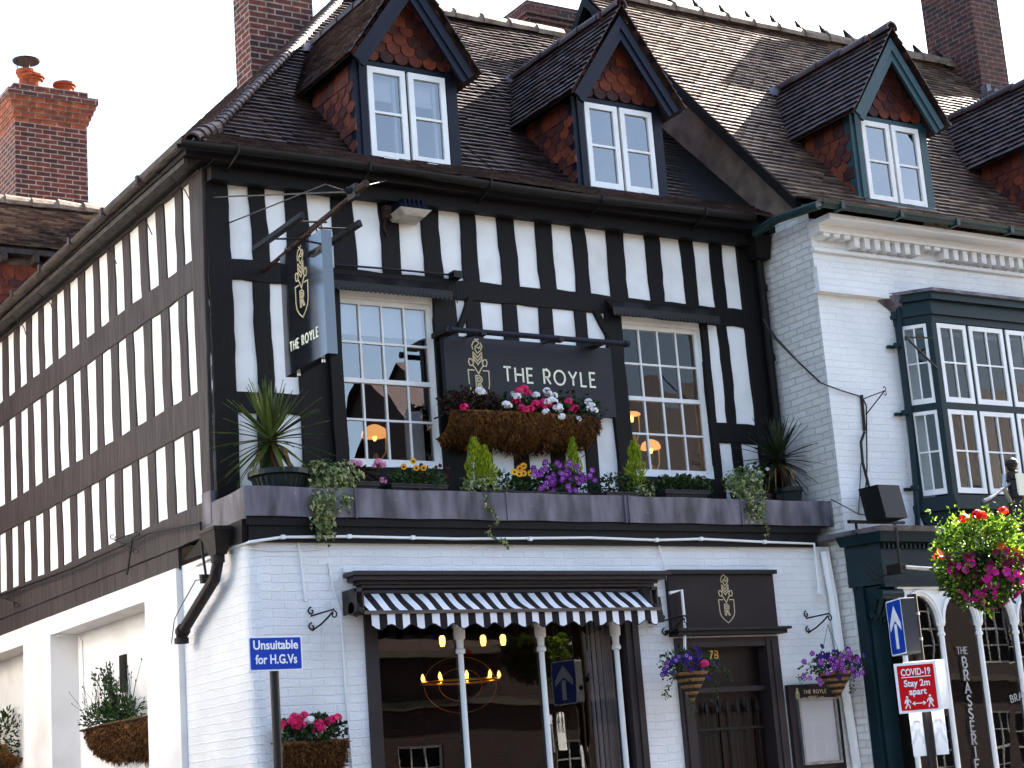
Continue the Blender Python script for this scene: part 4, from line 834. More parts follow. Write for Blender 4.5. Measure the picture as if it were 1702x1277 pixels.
# ------------------------------------------------------------ lettering and crest
class Frame:
    def __init__(s, o, u, v): s.o = Vector(o); s.u = Vector(u).normalized(); s.v = Vector(v).normalized(); s.n = s.u.cross(s.v)
    def p(s, a, b, d=0): return s.o + s.u * a + s.v * b + s.n * d


def stroke(mb, fr, pts, w, h=.004):
    pts = [Vector((p[0], p[1])) for p in pts]; closed = (pts[0] - pts[-1]).length < 1e-6
    if closed: pts = pts[:-1]
    n = len(pts); L = []; R_ = []
    for i in range(n):
        a = pts[i - 1] if (i or closed) else None; b = pts[(i + 1) % n] if (i < n - 1 or closed) else None
        d1 = (pts[i] - a).normalized() if a is not None else None; d2 = (b - pts[i]).normalized() if b is not None else None
        d1 = d1 or d2; d2 = d2 or d1
        m_ = d1 + d2; m_ = m_.normalized() if m_.length > 1e-4 else d1; nn = Vector((-m_.y, m_.x)); k = 1 / max(.45, nn.dot(Vector((-d1.y, d1.x))))
        L.append(pts[i] + nn * w / 2 * k); R_.append(pts[i] - nn * w / 2 * k)
    for i in range(n if closed else n - 1):
        j = (i + 1) % n; q = [R_[i], R_[j], L[j], L[i]]
        mb.hexa([fr.p(*p, 0) for p in q], [fr.p(*p, h) for p in q])


def arc(cx_, cy_, rx, ry, t0, t1, n=14): return [(cx_ + rx * math.cos(rad(t0 + (t1 - t0) * i / n)), cy_ + ry * math.sin(rad(t0 + (t1 - t0) * i / n))) for i in range(n + 1)]


GL = {'T': (.62, [[(0, 1), (.62, 1)], [(.31, 1), (.31, 0)]]), 'H': (.66, [[(0, 0), (0, 1)], [(.66, 0), (.66, 1)], [(0, .52), (.66, .52)]]),
      'E': (.48, [[(.48, 1), (0, 1), (0, 0), (.48, 0)], [(0, .52), (.42, .52)]]), 'R': (.54, [[(0, 0), (0, 1), (.24, 1)] + arc(.24, .73, .27, .27, 90, -90, 10) + [(0, .46)], [(.22, .46), (.54, 0)]]),
      'O': (.94, [arc(.47, .5, .47, .5, 0, 360, 28)]), 'Y': (.7, [[(0, 1), (.35, .48), (.7, 1)], [(.35, .48), (.35, 0)]]), 'L': (.46, [[(0, 1), (0, 0), (.46, 0)]]),
      'B': (.56, [[(0, 0), (0, 1), (.26, 1)] + arc(.26, .76, .24, .24, 90, -90, 8) + [(0, .52)], [(.26, .52)] + arc(.28, .26, .28, .26, 90, -90, 8) + [(0, 0)]]),
      'A': (.72, [[(0, 0), (.36, 1), (.72, 0)], [(.13, .34), (.59, .34)]]), 'S': (.52, [arc(.27, .75, .23, .25, 20, 180, 8) + arc(.27, .25, .25, .27, 90, -90, 8)[:0] + [(.06, .66), (.46, .36)] + arc(.26, .26, .24, .26, 20, -160, 8)]),
      'I': (.05, [[(.025, 0), (.025, 1)]]), ' ': (.25, [])}


def word(mb, fr, txt, x, y, h, sp=.34, w=.1, serif=False, width=None):
    tot = sum(GL[c][0] + sp for c in txt) - sp; k = (width / tot if width else h)
    cx_ = x
    for c in txt:
        gw, ls = GL[c]
        for l in ls:
            pts = [(cx_ + px_ * k, y + py_ * h) for px_, py_ in l]; stroke(mb, fr, pts, w * h)
            if serif:
                for q in (l[0], l[-1]):
                    if q[1] in (0, 1): stroke(mb, fr, [(cx_ + q[0] * k - .13 * h, y + q[1] * h + (.02 if q[1] == 0 else -.02) * h), (cx_ + q[0] * k + .13 * h, y + q[1] * h + (.02 if q[1] == 0 else -.02) * h)], w * h * .6)
        cx_ += (gw + sp) * k
    return tot * k


def crest(mb, fr, cx_, y0, s, w):
    """shield with the letter R under a knight's helm of chevrons and a plume; y0 is the shield's top edge"""
    P_ = [[(-.38, 0), (-1, 0), (-.97, -1.2), (-.85, -1.65), (-.5, -2.05), (0, -2.4), (.5, -2.05), (.85, -1.65), (.97, -1.2), (1, 0), (.42, 0)],
          [(-.6, .95), (-.82, .95), (-.9, .7), (-.8, .4), (-.55, .4), (-.42, .62), (-.6, .95)], [(.6, .95), (.82, .95), (.9, .7), (.8, .4), (.55, .4), (.42, .62), (.6, .95)],
          [(-.5, .42), (-.3, .2), (0, -.3), (.3, .2), (.5, .42)], [(-.6, .95), (-.2, .75), (0, .5), (.2, .75), (.6, .95)],
          [(-.42, 1.3), (0, .8), (.42, 1.3), (.42, 1.05), (.3, .9)], [(-.42, 1.3), (-.42, 1.05), (-.3, .9)], [(-.42, 1.58), (0, 1.12), (.42, 1.58)], [(-.42, 1.58), (-.42, 1.3)], [(.42, 1.58), (.42, 1.3)],
          [(-.4, 1.75), (-.48, 2.1), (-.3, 2.45), (0, 2.55), (.22, 2.4), (.1, 2.2), (-.15, 2.05), (-.2, 1.8), (0, 1.45)], [(0, 1.45), (.35, 1.75), (.5, 2.1), (.36, 2.4)], [(-.05, 2.0), (.2, 1.9), (.36, 2.15)], [(-.2, 2.7), (0, 2.6), (.22, 2.72)],
          [(-.3, -1.6), (-.3, -.45), (.05, -.45), (.26, -.6), (.3, -.82), (.2, -1.02), (.08, -1.08), (.36, -1.6), (.18, -1.6), (-.05, -1.12), (-.13, -1.12), (-.13, -1.6), (-.3, -1.6)], [(-.13, -.62), (.02, -.62), (.12, -.72), (.12, -.86), (.02, -.95), (-.13, -.95), (-.13, -.62)]]
    for l in P_: stroke(mb, fr, [(cx_ + a * s, y0 + c * s) for a, c in l], w)


def text(mb, fr, s, x, y, size, bold=0, width=None, align='LEFT', ext=.002):
    cu_ = bpy.data.curves.new('t', 'FONT'); cu_.body = s; cu_.size = size; cu_.offset = bold; cu_.extrude = ext; cu_.align_x = align; cu_.resolution_u = 3
    o = bpy.data.objects.new('t', cu_); col.objects.link(o); dg = bpy.context.evaluated_depsgraph_get(); me = bpy.data.meshes.new_from_object(o.evaluated_get(dg))
    xs_ = [v.co.x for v in me.vertices]; k = 1 if not width else width / (max(xs_) - min(xs_)); x00 = min(xs_) if width else 0
    mb.mesh([fr.p(x + (v.co.x - x00) * k, y + v.co.y, v.co.z + .003) for v in me.vertices], [tuple(p.vertices) for p in me.polygons])
    bpy.data.objects.remove(o); bpy.data.curves.remove(cu_); bpy.data.meshes.remove(me)


def board(mb, fr, w, h, t, r=.0):
    if r:
        pts = [(r - r * math.cos(a), r - r * math.sin(a)) for a in [math.pi / 2 * k / 4 for k in range(5)]]
        loop = pts + [(w - y_, x_) for x_, y_ in pts] + [(w - x_, h - y_) for x_, y_ in pts] + [(y_, h - x_) for x_, y_ in pts]
    else: loop = [(0, 0), (w, 0), (w, h), (0, h)]
    mb.hexa([fr.p(*p, -t) for p in loop], [fr.p(*p, 0) for p in loop])

# fascia sign over the ledge
zt_, zb_ = zat(738, 557, -.16), zat(743, 678, -.16); fx0, fx1 = xat(740, 610, -.16), xat(1020, 640, -.16)
t = thing('fascia_sign', 'long charcoal sign board lettered THE ROYLE with outlined crest, between the sash windows', 'sign', ((fx0 + fx1) / 2, -.1, zb_))
fr = Frame((fx0, -.16, zb_), (1, 0, 0), (0, 0, 1)); b = MB(); board(b, fr, fx1 - fx0, zt_ - zb_, .07); b.build('board', K['signblk'], t)
b = MB(); wx = xat(838, 630, -.16) - fx0; b_ = zat(842, 634, -.16) - zb_; word(b, fr, 'THE ROYLE', wx, b_, .145, sp=.36, w=.135, width=xat(990, 640, -.16) - fx0 - wx); b.build('lettering', K['cream'], t)
b = MB(); cxx = xat(795, 616, -.16) - fx0; crest(b, fr, cxx, zat(795, 616, -.16) - zb_, .118, .011); b.build('crest', K['gold'], t)
# picture light above it
t = thing('sign_light', 'slim navy light bar on short arms above the charcoal sign board', 'light', tuple(at(900, 560, Y=-.45)))
b = MB(); b.tube([at(750, 548, Y=-.45), at(1043, 572, Y=-.45)], .028, 12); b.tube([at(748, 548, Y=-.45), at(753, 548.3, Y=-.45)], .034, 12); b.tube([at(1038, 571.6, Y=-.45), at(1044, 572, Y=-.45)], .036, 12); b.build('light_bar', K['navy'], t)
b = MB()
for px_ in (807, 936):
    p = at(px_ - 5, 553 + (px_ - 807) * .08, Y=-.45); b.tube([p, (p.x, -.03, p.z + .05)], .012, 6); b.box(p.x - .03, p.x + .03, p.y - .03, p.y + .05, p.z - .03, p.z + .01)
for px_, py_ in ((758, 548), (1004, 570)): p = at(px_, py_, Y=-.4); b.box(p.x - .06, p.x + .06, -.32, -.02, p.z - .0, p.z + .05)
b.build('support_arm', K['iron'], t)

# projecting sign
t = thing('projecting_sign', 'charcoal double sided pub sign THE ROYLE hanging from an iron rod over the street', 'hanging sign', (.55, -.02, 6.5))
sx, sy0, sy1, sz0, sz1 = .5, -.48, -1.33, 5.375, 6.50
for s_ in (1, -1):
    pass
b = MB(); b.hexa([(sx, sy0, sz0), (sx + .1, sy0, sz0), (sx + .1, sy1, sz0 + .01), (sx, sy1, sz0 + .01)], [(sx, sy0, sz1 - .01), (sx + .1, sy0, sz1 - .01), (sx + .1, sy1, sz1), (sx, sy1, sz1)]); b.build('sign_box', K['signgloss'], t)
b = MB(); fr = Frame((sx - .001, sy0, sz0), (0, -1, 0), (0, 0, 1)); W_ = sy0 - sy1
word(b, fr, 'THE ROYLE', .13, .20, .082, sp=.4, w=.15, width=.57)
b.build('lettering', K['cream'], t); b = MB(); fr2 = Frame((sx + .101, sy1, sz0), (0, 1, 0), (0, 0, 1)); word(b, fr2, 'THE ROYLE', .13, .20, .082, sp=.4, w=.15, width=.57); b.build('lettering', K['cream'], t)
b = MB(); crest(b, fr, .42, .75, .128, .009); b.build('crest', K['gold'], t); b = MB(); crest(b, fr2, .43, .76, .14, .012); b.build('crest', K['gold'], t)
b = MB(); b.tube([(.55, .0, 6.50), (.55, -2.08, 6.66)], .02, 8); b.tube([(.55, -2.0, 6.655), (.55, -2.12, 6.663)], .032, 10)
for y in (-.55, -.66, -1.2, -1.30): b.tube([(.55, y, 6.46), (.52, y, 6.55), (.55, y, 6.6), (.58, y, 6.55), (.55, y, 6.46)], .008, 5)
b.build('rod', K['rust'], t)
b = MB()
for s_, y_ in ((-1, -1.85), (1, -1.9)): b.tube([(.55, y_, 6.66), (.3, y_ + .0, 6.71), (.2, -.02, 6.93)] if s_ < 0 else [(.55, y_, 6.66), (.95, -.02, 6.9)], .007, 5)
b.tube([at(353, 328, Y=-.05), (.55, -1.9, 6.66)], .008, 5); b.tube([(.55, -1.95, 6.68), at(645, 300, Y=-.35)], .005, 4)
b.tube([(.5, -1.85, 6.68), (.6, -1.9, 6.68)], .03, 8); b.box(.53, .57, -1.95, -1.8, 6.6, 6.72)
b.build('stay_wire', K['iron'], t)
for X_, q0, q1 in ((.22, (423, 417), (503, 364)), (.86, (520, 428), (598, 374))):
    b = MB(); p, q = at(*q0, X=X_), at(*q1, X=X_); p.z = q.z = (p.z + q.z) / 2
    b.hexa([p + Vector((-.03, 0, 0)), q + Vector((-.03, 0, 0)), q + Vector((.03, 0, 0)), p + Vector((.03, 0, 0))], [p + Vector((-.012, 0, .055)), q + Vector((-.012, 0, .055)), q + Vector((.012, 0, .055)), p + Vector((.012, 0, .055))])
    for k in (.3, .8): c_ = p.lerp(q, k); b.tube([c_ + Vector((0, 0, .03)), (.55, c_.y, 6.56)], .01, 5)
    b.build('trough_light', K['iron'], t)
b = MB()
for y in (-.65, -1.15): b.tube([(.55, y, 5.35), (.55, y, 5.38)], .015, 8)
b.build('bolt', K['galv'], t)
# bulkhead lamp
p = at(640, 358, Y=-.02); q = at(684, 362, Y=-.3)
t = thing('bulkhead_lamp', 'weathered bulkhead floodlight with black top fixed high on the timber front', 'lamp', tuple(p))
b = MB(); x0_, x1_ = p.x + .02, p.x + .36; z0_ = p.z - .02
b.hexa([(x0_, -.02, z0_), (x1_, -.02, z0_), (x1_, -.30, z0_ + .02), (x0_, -.30, z0_ + .02)], [(x0_ + .03, -.02, z0_ + .13), (x1_ - .03, -.02, z0_ + .13), (x1_ - .05, -.24, z0_ + .12), (x0_ + .05, -.24, z0_ + .12)])
for i in range(5): x = x0_ + .06 + i * .05; b.hexa([(x, -.02, z0_ + .12), (x + .012, -.02, z0_ + .12), (x + .012, -.29, z0_ + .05), (x, -.29, z0_ + .05)], [(x, -.02, z0_ + .15), (x + .012, -.02, z0_ + .15), (x + .012, -.27, z0_ + .13), (x, -.27, z0_ + .13)])
b.build('housing', K['navy'], t)
b = MB(); b.hexa([(x0_ + .04, -.05, z0_ - .06), (x1_ - .04, -.05, z0_ - .06), (x1_ - .06, -.27, z0_ - .045), (x0_ + .06, -.27, z0_ - .045)], [(x0_ - .005, -.02, z0_), (x1_ + .005, -.02, z0_), (x1_ + .005, -.31, z0_ + .02), (x0_ - .005, -.31, z0_ + .02)]); b.build('lens', K['lens'], t)
b = MB(); b.box(x0_ - .06, x0_ + .01, -.1, 0, z0_ - .03, z0_ + .1); b.tube([(x0_ - .04, -.05, z0_ - .02), (x0_ - .05, -.04, z0_ - .12), (x0_ - .01, -.03, z0_ - .2)], .012, 6); b.build('bracket', K['rust'], t)
b = MB(); b.tube([at(556, 440, Y=-.06), at(655, 448, Y=-.06), at(757, 458, Y=-.06)], .011, 6); p = at(757, 459, Y=-.08); b.box(p.x - .05, p.x + .05, -.14, -.03, p.z - .03, p.z + .04); b.tube([p, p + Vector((0, 0, -.28))], .006, 5)
tag(b.build('armoured_cable', K['cable']), 'black cable run ending in a small junction box above the left sash window', 'cable')

# ------------------------------------------------------------ planting helpers
def rv(s=1.0):
    while True:
        v = Vector((random.uniform(-1, 1), random.uniform(-1, 1), random.uniform(-1, 1)))
        if .05 < v.length < 1: return v.normalized() * s


def leaf(mb, p, d, l, w, c=None, bend=.2):
    d = d.normalized(); s_ = d.cross(rv()).normalized(); n_ = s_.cross(d); a = p + d * l * .5 + n_ * l * .08; tip = p + d * l - n_ * l * bend
    mb.mesh([p, a - s_ * w / 2 - n_ * w * .2, tip, a + s_ * w / 2 - n_ * w * .2, a], [(0, 1, 4), (1, 2, 4), (2, 3, 4), (3, 0, 4)], c)


def ivyleaf(mb, p, n_, s, c):
    n_ = n_.normalized(); u_ = n_.cross(Vector((0, 0, 1)) + rv(.4)).normalized(); v_ = n_.cross(u_)
    sh = [(0, -.1), (.45, -.35), (.6, .1), (.3, .3), (0, 1), (-.3, .3), (-.6, .1), (-.45, -.35)]
    mb.mesh([p + (u_ * a + v_ * b_) * s + n_ * .1 * s * abs(a) for a, b_ in sh], [(0, 1, 2, 3, 4), (0, 4, 5, 6, 7)], c)


def bloom(mb, p, r, n_=None, c=None, petals=5, cup=.3):
    n_ = (n_ or (Vector((-.35, -1, .2)) + rv(.6))).normalized(); u_ = n_.cross(Vector((.1, .2, 1))).normalized(); v_ = n_.cross(u_); vs = [p]; k = petals * 4; c = random.random() if c is None else c
    for i in range(k):
        t_ = 2 * math.pi * i / k; rr = r * (.78 + .22 * abs(math.cos(t_ * petals / 2))); vs.append(p + (u_ * math.cos(t_) + v_ * math.sin(t_)) * rr + n_ * r * cup)
    mb.mesh(vs, [(0, 1 + i, 1 + (i + 1) % k) for i in range(k)], c)


def cluster(mb, p, r, n, size=.014):
    for _ in range(n):
        d = rv(); 
        if d.z < -.5: d.z *= -1
        bloom(mb, p + Vector((d.x * r, d.y * r, d.z * r * .75)), size, d + Vector((0, -.3, 0)), petals=5, cup=.1)


def clump(mb, c, rx, ry, rz_, n, l, w, up_=.3, shape='leaf', hollow=.35):
    for _ in range(n):
        d = rv(); k = hollow + (1 - hollow) * random.random() ** .6; k *= 1 + .25 * math.sin(d.x * 6 + c[0] * 9) * math.cos(d.z * 5)
        p = Vector((c[0] + d.x * rx * k, c[1] + d.y * ry * k, c[2] + d.z * rz_ * k))
        if shape == 'ivy': ivyleaf(mb, p, d + Vector((-.2, -.8, .3)) + rv(.5), l, random.random())
        else: leaf(mb, p, d + rv(.7) + Vector((0, 0, up_)), l * random.uniform(.6, 1.2), w)


def trail(mb, pts, n, l, spread, shape='ivy'):
    pts = [Vector(p) for p in pts]
    for _ in range(n):
        t_ = random.random() * (len(pts) - 1); i = int(t_); p = pts[i].lerp(pts[i + 1], t_ - i) + rv(spread * random.random())
        if shape == 'ivy': ivyleaf(mb, p, Vector((-.2, -1, .3)) + rv(.7), l * random.uniform(.6, 1.15), random.random())
        else: leaf(mb, p, rv() + Vector((0, -.2, -.5)), l, l * .5)


def flowerpx(mb, Y, pts, r, kind='cluster', n=22, size=.016, jy=.05, petals=5):
    for (x, y) in pts:
        p = at(x, y, Y=Y + random.uniform(-jy, jy))
        if kind == 'cluster': cluster(mb, p, r, n, size)
        else: bloom(mb, p, r, petals=petals)


def heads(par, name, Y, pts, r, m, n=18, size=.02):
    for q in pts: b_ = MB(); flowerpx(b_, Y, [q], r, 'cluster', n, size); b_.build(name, K[m], par)


def ribbed(mb, x0, x1, y0, y1, z0, z1, ribs=.03):
    f_ = .018
    mb.hexa([(x0 + f_, y0 + f_, z0), (x1 - f_, y0 + f_, z0), (x1 - f_, y1 - f_, z0), (x0 + f_, y1 - f_, z0)], [(x0 + .008, y0 + .008, z1 - .03), (x1 - .008, y0 + .008, z1 - .03), (x1 - .008, y1 - .008, z1 - .03), (x0 + .008, y1 - .008, z1 - .03)])
    mb.box(x0 - .01, x1 + .01, y0 - .01, y1 + .01, z1 - .035, z1); mb.box(x0 - .018, x1 + .018, y0 - .018, y1 + .018, z1 - .01, z1 + .004)
    x = x0 + .04
    while x < x1 - .04: mb.hexa([(x, y0 + f_ - .012, z0), (x + ribs * .5, y0 + f_ - .012, z0), (x + ribs * .5, y0 + f_ + .01, z0), (x, y0 + f_ + .01, z0)], [(x, y0, z1 - .05), (x + ribs * .5, y0, z1 - .05), (x + ribs * .5, y0 + .02, z1 - .05), (x, y0 + .02, z1 - .05)]); x += ribs


LY = -.40; LZ = 4.32
GP = 'flower troughs along the lead ledge'
# palms
def palm(px_, pw, cx_px, rosette, R_, nb, m, name, label, tr):
    p0 = at(px_, 810, Y=LY); t = thing(name, label, 'potted palm', (p0.x, LY, LZ)); b = MB(); w = pw / 2
    prof_ = [(w * .7, 0), (w * .85, .14), (w * .9, .15), (w, .155), (w, .2), (w * .94, .2), (w * .9, .17)]; b.lathe(prof_, (p0.x, LY, LZ), 28)
    for k in range(28): a = 2 * math.pi * k / 28; b.tube([(p0.x + w * .74 * math.cos(a), LY + w * .74 * math.sin(a), LZ + .02), (p0.x + w * .87 * math.cos(a), LY + w * .87 * math.sin(a), LZ + .145)], .009, 4)
    b.build('pot', K['pot'], t)
    c = at(*rosette, Y=LY); b = MB(); b.tube([(p0.x + .01, LY, LZ + .12), (p0.x, LY, LZ + .25), (c.x + .02, LY, c.z - .12), (c.x, LY, c.z)], [tr * 1.2, tr, tr * .9, tr * .8], 10)
    b.build('trunk', K['bark'], t); b = MB()
    for i in range(nb):
        k = i / nb; el = rad(88 - 140 * k ** 1.15 + random.uniform(-8, 8)); az_ = i * 2.39996 + random.uniform(-.2, .2); L_ = R_ * random.uniform(.8, 1.1) * (.85 + .3 * (1 - abs(k - .4)))
        d = Vector((math.cos(az_) * math.cos(el), math.sin(az_) * math.cos(el) * .9, math.sin(el))); s_ = d.cross(Vector((0, 0, 1)) + rv(.1)).normalized(); pts = []; sag_ = .0 + .22 * max(0, k - .25) + .04
        for q in range(7):
            f_ = q / 6; pts.append(c + Vector((0, 0, -.04 * k)) + d * L_ * f_ + Vector((0, 0, -sag_ * L_ * f_ ** 2.3)))
        ws = [.012, .018, .021, .02, .016, .009, .001]; nn = s_.cross(d)
        vs = []
        for q in range(7): vs += [pts[q] - s_ * ws[q] + nn * .005, pts[q], pts[q] + s_ * ws[q] + nn * .005]
        b.mesh(vs, [(q * 3 + e, q * 3 + e + 1, q * 3 + e + 4, q * 3 + e + 3) for q in range(6) for e in (0, 1)], random.random())
    b.build('leaves', K[m], t)
    b = MB()
    for i in range(7):
        a = random.random() * 6.3; d = Vector((math.cos(a) * .5, math.sin(a) * .5, -.35)); q = c + Vector((0, 0, -.06)); b.mesh([q, q + d * .25 + Vector((.015, 0, .03)), q + d * .8 * R_ + Vector((0, 0, -.2)), q + d * .25 - Vector((.015, 0, 0))], [(0, 1, 2, 3)])
    b.build('dead_leaves', K['cane'], t)


palm(465, .56, 450, (450, 728), .52, 95, 'palm', 'potted_palm', 'yellow green cordyline palm in a wide dark pot at the corner end of the ledge', .04)
palm(1310, .30, 1293, (1292, 762), .46, 75, 'palmd', 'potted_palm', 'dark spiky palm in a round green pot at the brick house end of the ledge', .028)


def trough_thing(label, x0, x1, ztop, fill, name='flower_trough', cat='flower trough', y=LY, group=GP, dz=0):
    a, c = xat(x0, 808, y - .09), xat(x1, 812, y - .09); t = thing(name, label, cat, ((a + c) / 2, y, LZ), group); b = MB(); ribbed(b, a, c, y - .09, y + .1, LZ, ztop); b.build('trough', K['trough'], t); fill(t, a, c, ztop); return t


def f1(t, a, c, z):
    b = MB(); clump(b, ((a + c) / 2, LY, z + .06), (c - a) / 2 + .06, .1, .1, 260, .05, .035); b.build('foliage', K['leafr'], t)
    heads(t, 'flower_head', LY, [(588, 769), (597, 771), (629, 768), (636, 773), (625, 775), (637, 799)], .03, 'lpink', 20)


def f2(t, a, c, z):
    b = MB(); clump(b, (a + .22, LY, z + .05), .2, .1, .1, 260, .06, .03); clump(b, (c - .15, LY, z + .06), .2, .1, .1, 160, .05, .035); b.build('foliage', K['leaf'], t)
    b = MB(); q = [(671, 776), (687, 767), (704, 778), (692, 778)]
    for x, y in q: bloom(b, at(x, y, Y=LY - .1), .032, Vector((-.4, -1, .15)), petals=9, cup=.1)
    b.build('flowers', K['yellow'], t); b = MB()
    for x, y in q: bloom(b, at(x, y, Y=LY - .107), .013, Vector((-.4, -1, .15)), petals=5, cup=-.1)
    b.build('flower_centres', K['heart'], t)
    b = MB(); flowerpx(b, LY, [(random.uniform(700, 748), random.uniform(772, 797)) for _ in range(22)], .022, 'b'); b.build('pansies', K['maroon'], t)


trough_thing('short dark trough of pale pink geraniums beside the trailing ivy', 580, 629, LZ + .12, f1)
trough_thing('long ribbed trough of yellow gazanias and maroon pansies under the left sash window', 652, 742, LZ + .11, f2)


def conifer(px_, py_top, py_base, w, label, tops=1, Y=LY):
    p = at(px_, py_base, Y=Y); h = at(px_, py_top, Y=Y).z - p.z; t = thing('dwarf_conifer', label, 'conifer', tuple(p), 'dwarf conifers on the ledge')
    b = MB(); b.tube([p + Vector((0, 0, -.1)), p + Vector((0, 0, h * .7))], [.012, .004], 6); b.build('trunk', K['bark'], t); b = MB()
    for k in range(tops):
        off = Vector((0, 0, 0)) if k == 0 else Vector((.09, -.03, 0)); hh = h * (1 if k == 0 else .82)
        for i in range(900):
            f_ = random.random() ** .75; r_ = w * (1 - f_) ** .7 * (.35 + .65 * random.random()) * (1 + .2 * math.sin(f_ * 17 + k)) * min(1, .6 + f_ * 2); a = random.random() * 6.28
            q = p + off + Vector((math.cos(a) * r_, math.sin(a) * r_, f_ * hh)); d = Vector((math.cos(a) * .5, math.sin(a) * .5, 1.3)) + rv(.35)
            leaf(b, q, d, random.uniform(.035, .06), .012, bend=0)
    b.build('foliage', K['conifer'], t)


conifer(793, 733, 812, .14, 'twin topped lime conifer nearest the left sash window', 2)
conifer(957, 732, 812, .10, 'slim lime conifer rising behind the purple petunias', 1, LY + .08)
conifer(1060, 738, 818, .15, 'broad lime conifer in front of the right sash window')


def f3(t, a, c, z):
    b = MB(); clump(b, ((a + c) / 2 - .1, LY - .02, z + .06), (c - a) / 2 + .1, .13, .11, 330, .03, .03, shape='ivy')
    trail(b, [at(x, y, Y=-.74) for x, y in ((803, 812), (808, 838), (822, 850), (826, 868), (812, 884), (818, 893), (840, 900), (845, 908))], 75, .026, .035); b.build('ivy', K['ivy'], t)
    b = MB(); b.tube([at(x, y, Y=-.735) for x, y in ((800, 806), (808, 838), (822, 850), (826, 868), (812, 884), (818, 893), (845, 908))], .004, 4); b.build('stem', K['bark'], t)
    b = MB(); clump(b, ((a + c) / 2 + .1, LY, z + .1), .22, .1, .1, 160, .06, .03); b.build('foliage', K['leafd'], t)


def f4(t, a, c, z):
    b = MB(); clump(b, ((a + c) / 2, LY, z + .02), .13, .1, .12, 170, .07, .025, up_=.8); b.build('foliage', K['leaf'], t)
    q = [(855, 785), (864, 779), (870, 775), (870, 787), (882, 787), (863, 788)]
    b = MB()
    for x, y in q: bloom(b, at(x, y, Y=LY - .1), .036, Vector((-.4, -1, .15)) + rv(.2), petals=9, cup=.15)
    b.build('flowers', K['yellow'], t); b = MB()
    for x, y in q: bloom(b, at(x, y, Y=LY - .104), .013, Vector((-.4, -1, .15)), cup=0)
    b.build('flower_centres', K['heart'], t)


def petunias(t, pts, Y, r=.032, m1='purple'):
    a, b_ = MB(), MB()
    for x, y in pts:
        n_ = Vector((-.45, -1, .1)) + rv(.35); p = at(x, y, Y=Y + random.uniform(-.05, .05)); bloom(a, p, r, n_, cup=.35); bloom(b_, p + n_.normalized() * .004, r * .55, n_, cup=.3)
        bloom(a, p + n_.normalized() * .007, r * .28, n_, c=0, cup=.2)
    a.build('flowers', K[m1], t); b_.build('flower_throats', K['palep'], t)


def f5(t, a, c, z):
    b = MB(); clump(b, ((a + c) / 2, LY, z + .11), (c - a) / 2 + .06, .13, .17, 900, .045, .028); b.build('foliage', K['leafd'], t)
    random.seed(5); pts = [(random.gauss(930, 25), random.gauss(793, 10)) for _ in range(46)] + [(888, 783), (893, 789), (905, 808), (945, 814), (965, 795), (970, 800), (958, 776), (907, 780)]
    petunias(t, pts, LY - .1)


def f6(t, a, c, z):
    b = MB(); clump(b, ((a + c) / 2 - .05, LY, z + .07), (c - a) / 2 + .1, .12, .12, 300, .04, .04, shape='leaf'); b.build('foliage', K['leafd'], t)
    b = MB(); clump(b, (c - .05, LY - .08, z + .0), .16, .06, .09, 120, .03, .03, shape='ivy'); b.build('ivy', K['ivy'], t)
    heads(t, 'flower_head', LY, [(1015, 793), (1018, 799), (1012, 788)], .02, 'whitef', 8)


def f7(t, a, c, z):
    b = MB(); clump(b, ((a + c) / 2, LY, z + .06), (c - a) / 2 + .12, .13, .1, 520, .05, .05); b.build('foliage', K['leafd'], t)
    b = MB(); flowerpx(b, LY - .1, [(1157, 790), (1168, 794), (1176, 788)], .01, 'b'); b.build('flowers', K['lpink'], t)


trough_thing('trough of variegated ivy with one long strand trailing over the ledge', 800, 852, LZ + .08, f3)
trough_thing('small tub of bright yellow gazanias in the middle of the ledge', 852, 884, LZ + .07, f4, 'flower_tub', 'flower tub')
trough_thing('trough crowded with purple petunias on the ledge', 888, 976, LZ + .07, f5)
trough_thing('low trough with dark leaves and a few white blooms around the broad conifer', 1008, 1076, LZ + .09, f6)
trough_thing('ribbed trough of dark geranium leaves below the right sash window', 1106, 1176, LZ + .13, f7)

# ivies that hang over the ledge
def ivy(label, top, tr_, n1, rx, rz_):
    p = at(*top, Y=LY - .1); t = thing('trailing_ivy', label, 'ivy', tuple(p), 'ivies hanging over the ledge'); b = MB(); clump(b, tuple(p), rx, .2, rz_, n1, .032, .03, shape='ivy')
    for pts, n_, sp_ in tr_: trail(b, [at(x, y, Y=-.73) if k else at(x, y, Y=-.6) for k, (x, y) in enumerate(pts)], n_, .03, sp_)
    b.build('leaves', K['ivy'], t); b = MB()
    for pts, n_, sp_ in tr_: b.tube([at(x, y, Y=-.72) if k else at(x, y, Y=LY) for k, (x, y) in enumerate(pts)], .004, 4)
    b.build('stem', K['bark'], t)
    b = MB(); w = .1; b.lathe([(w * .8, 0), (w, .12), (w * 1.05, .12), (w * 1.05, .14)], (p.x, LY, LZ), 16); b.build('pot', K['trough'], t)


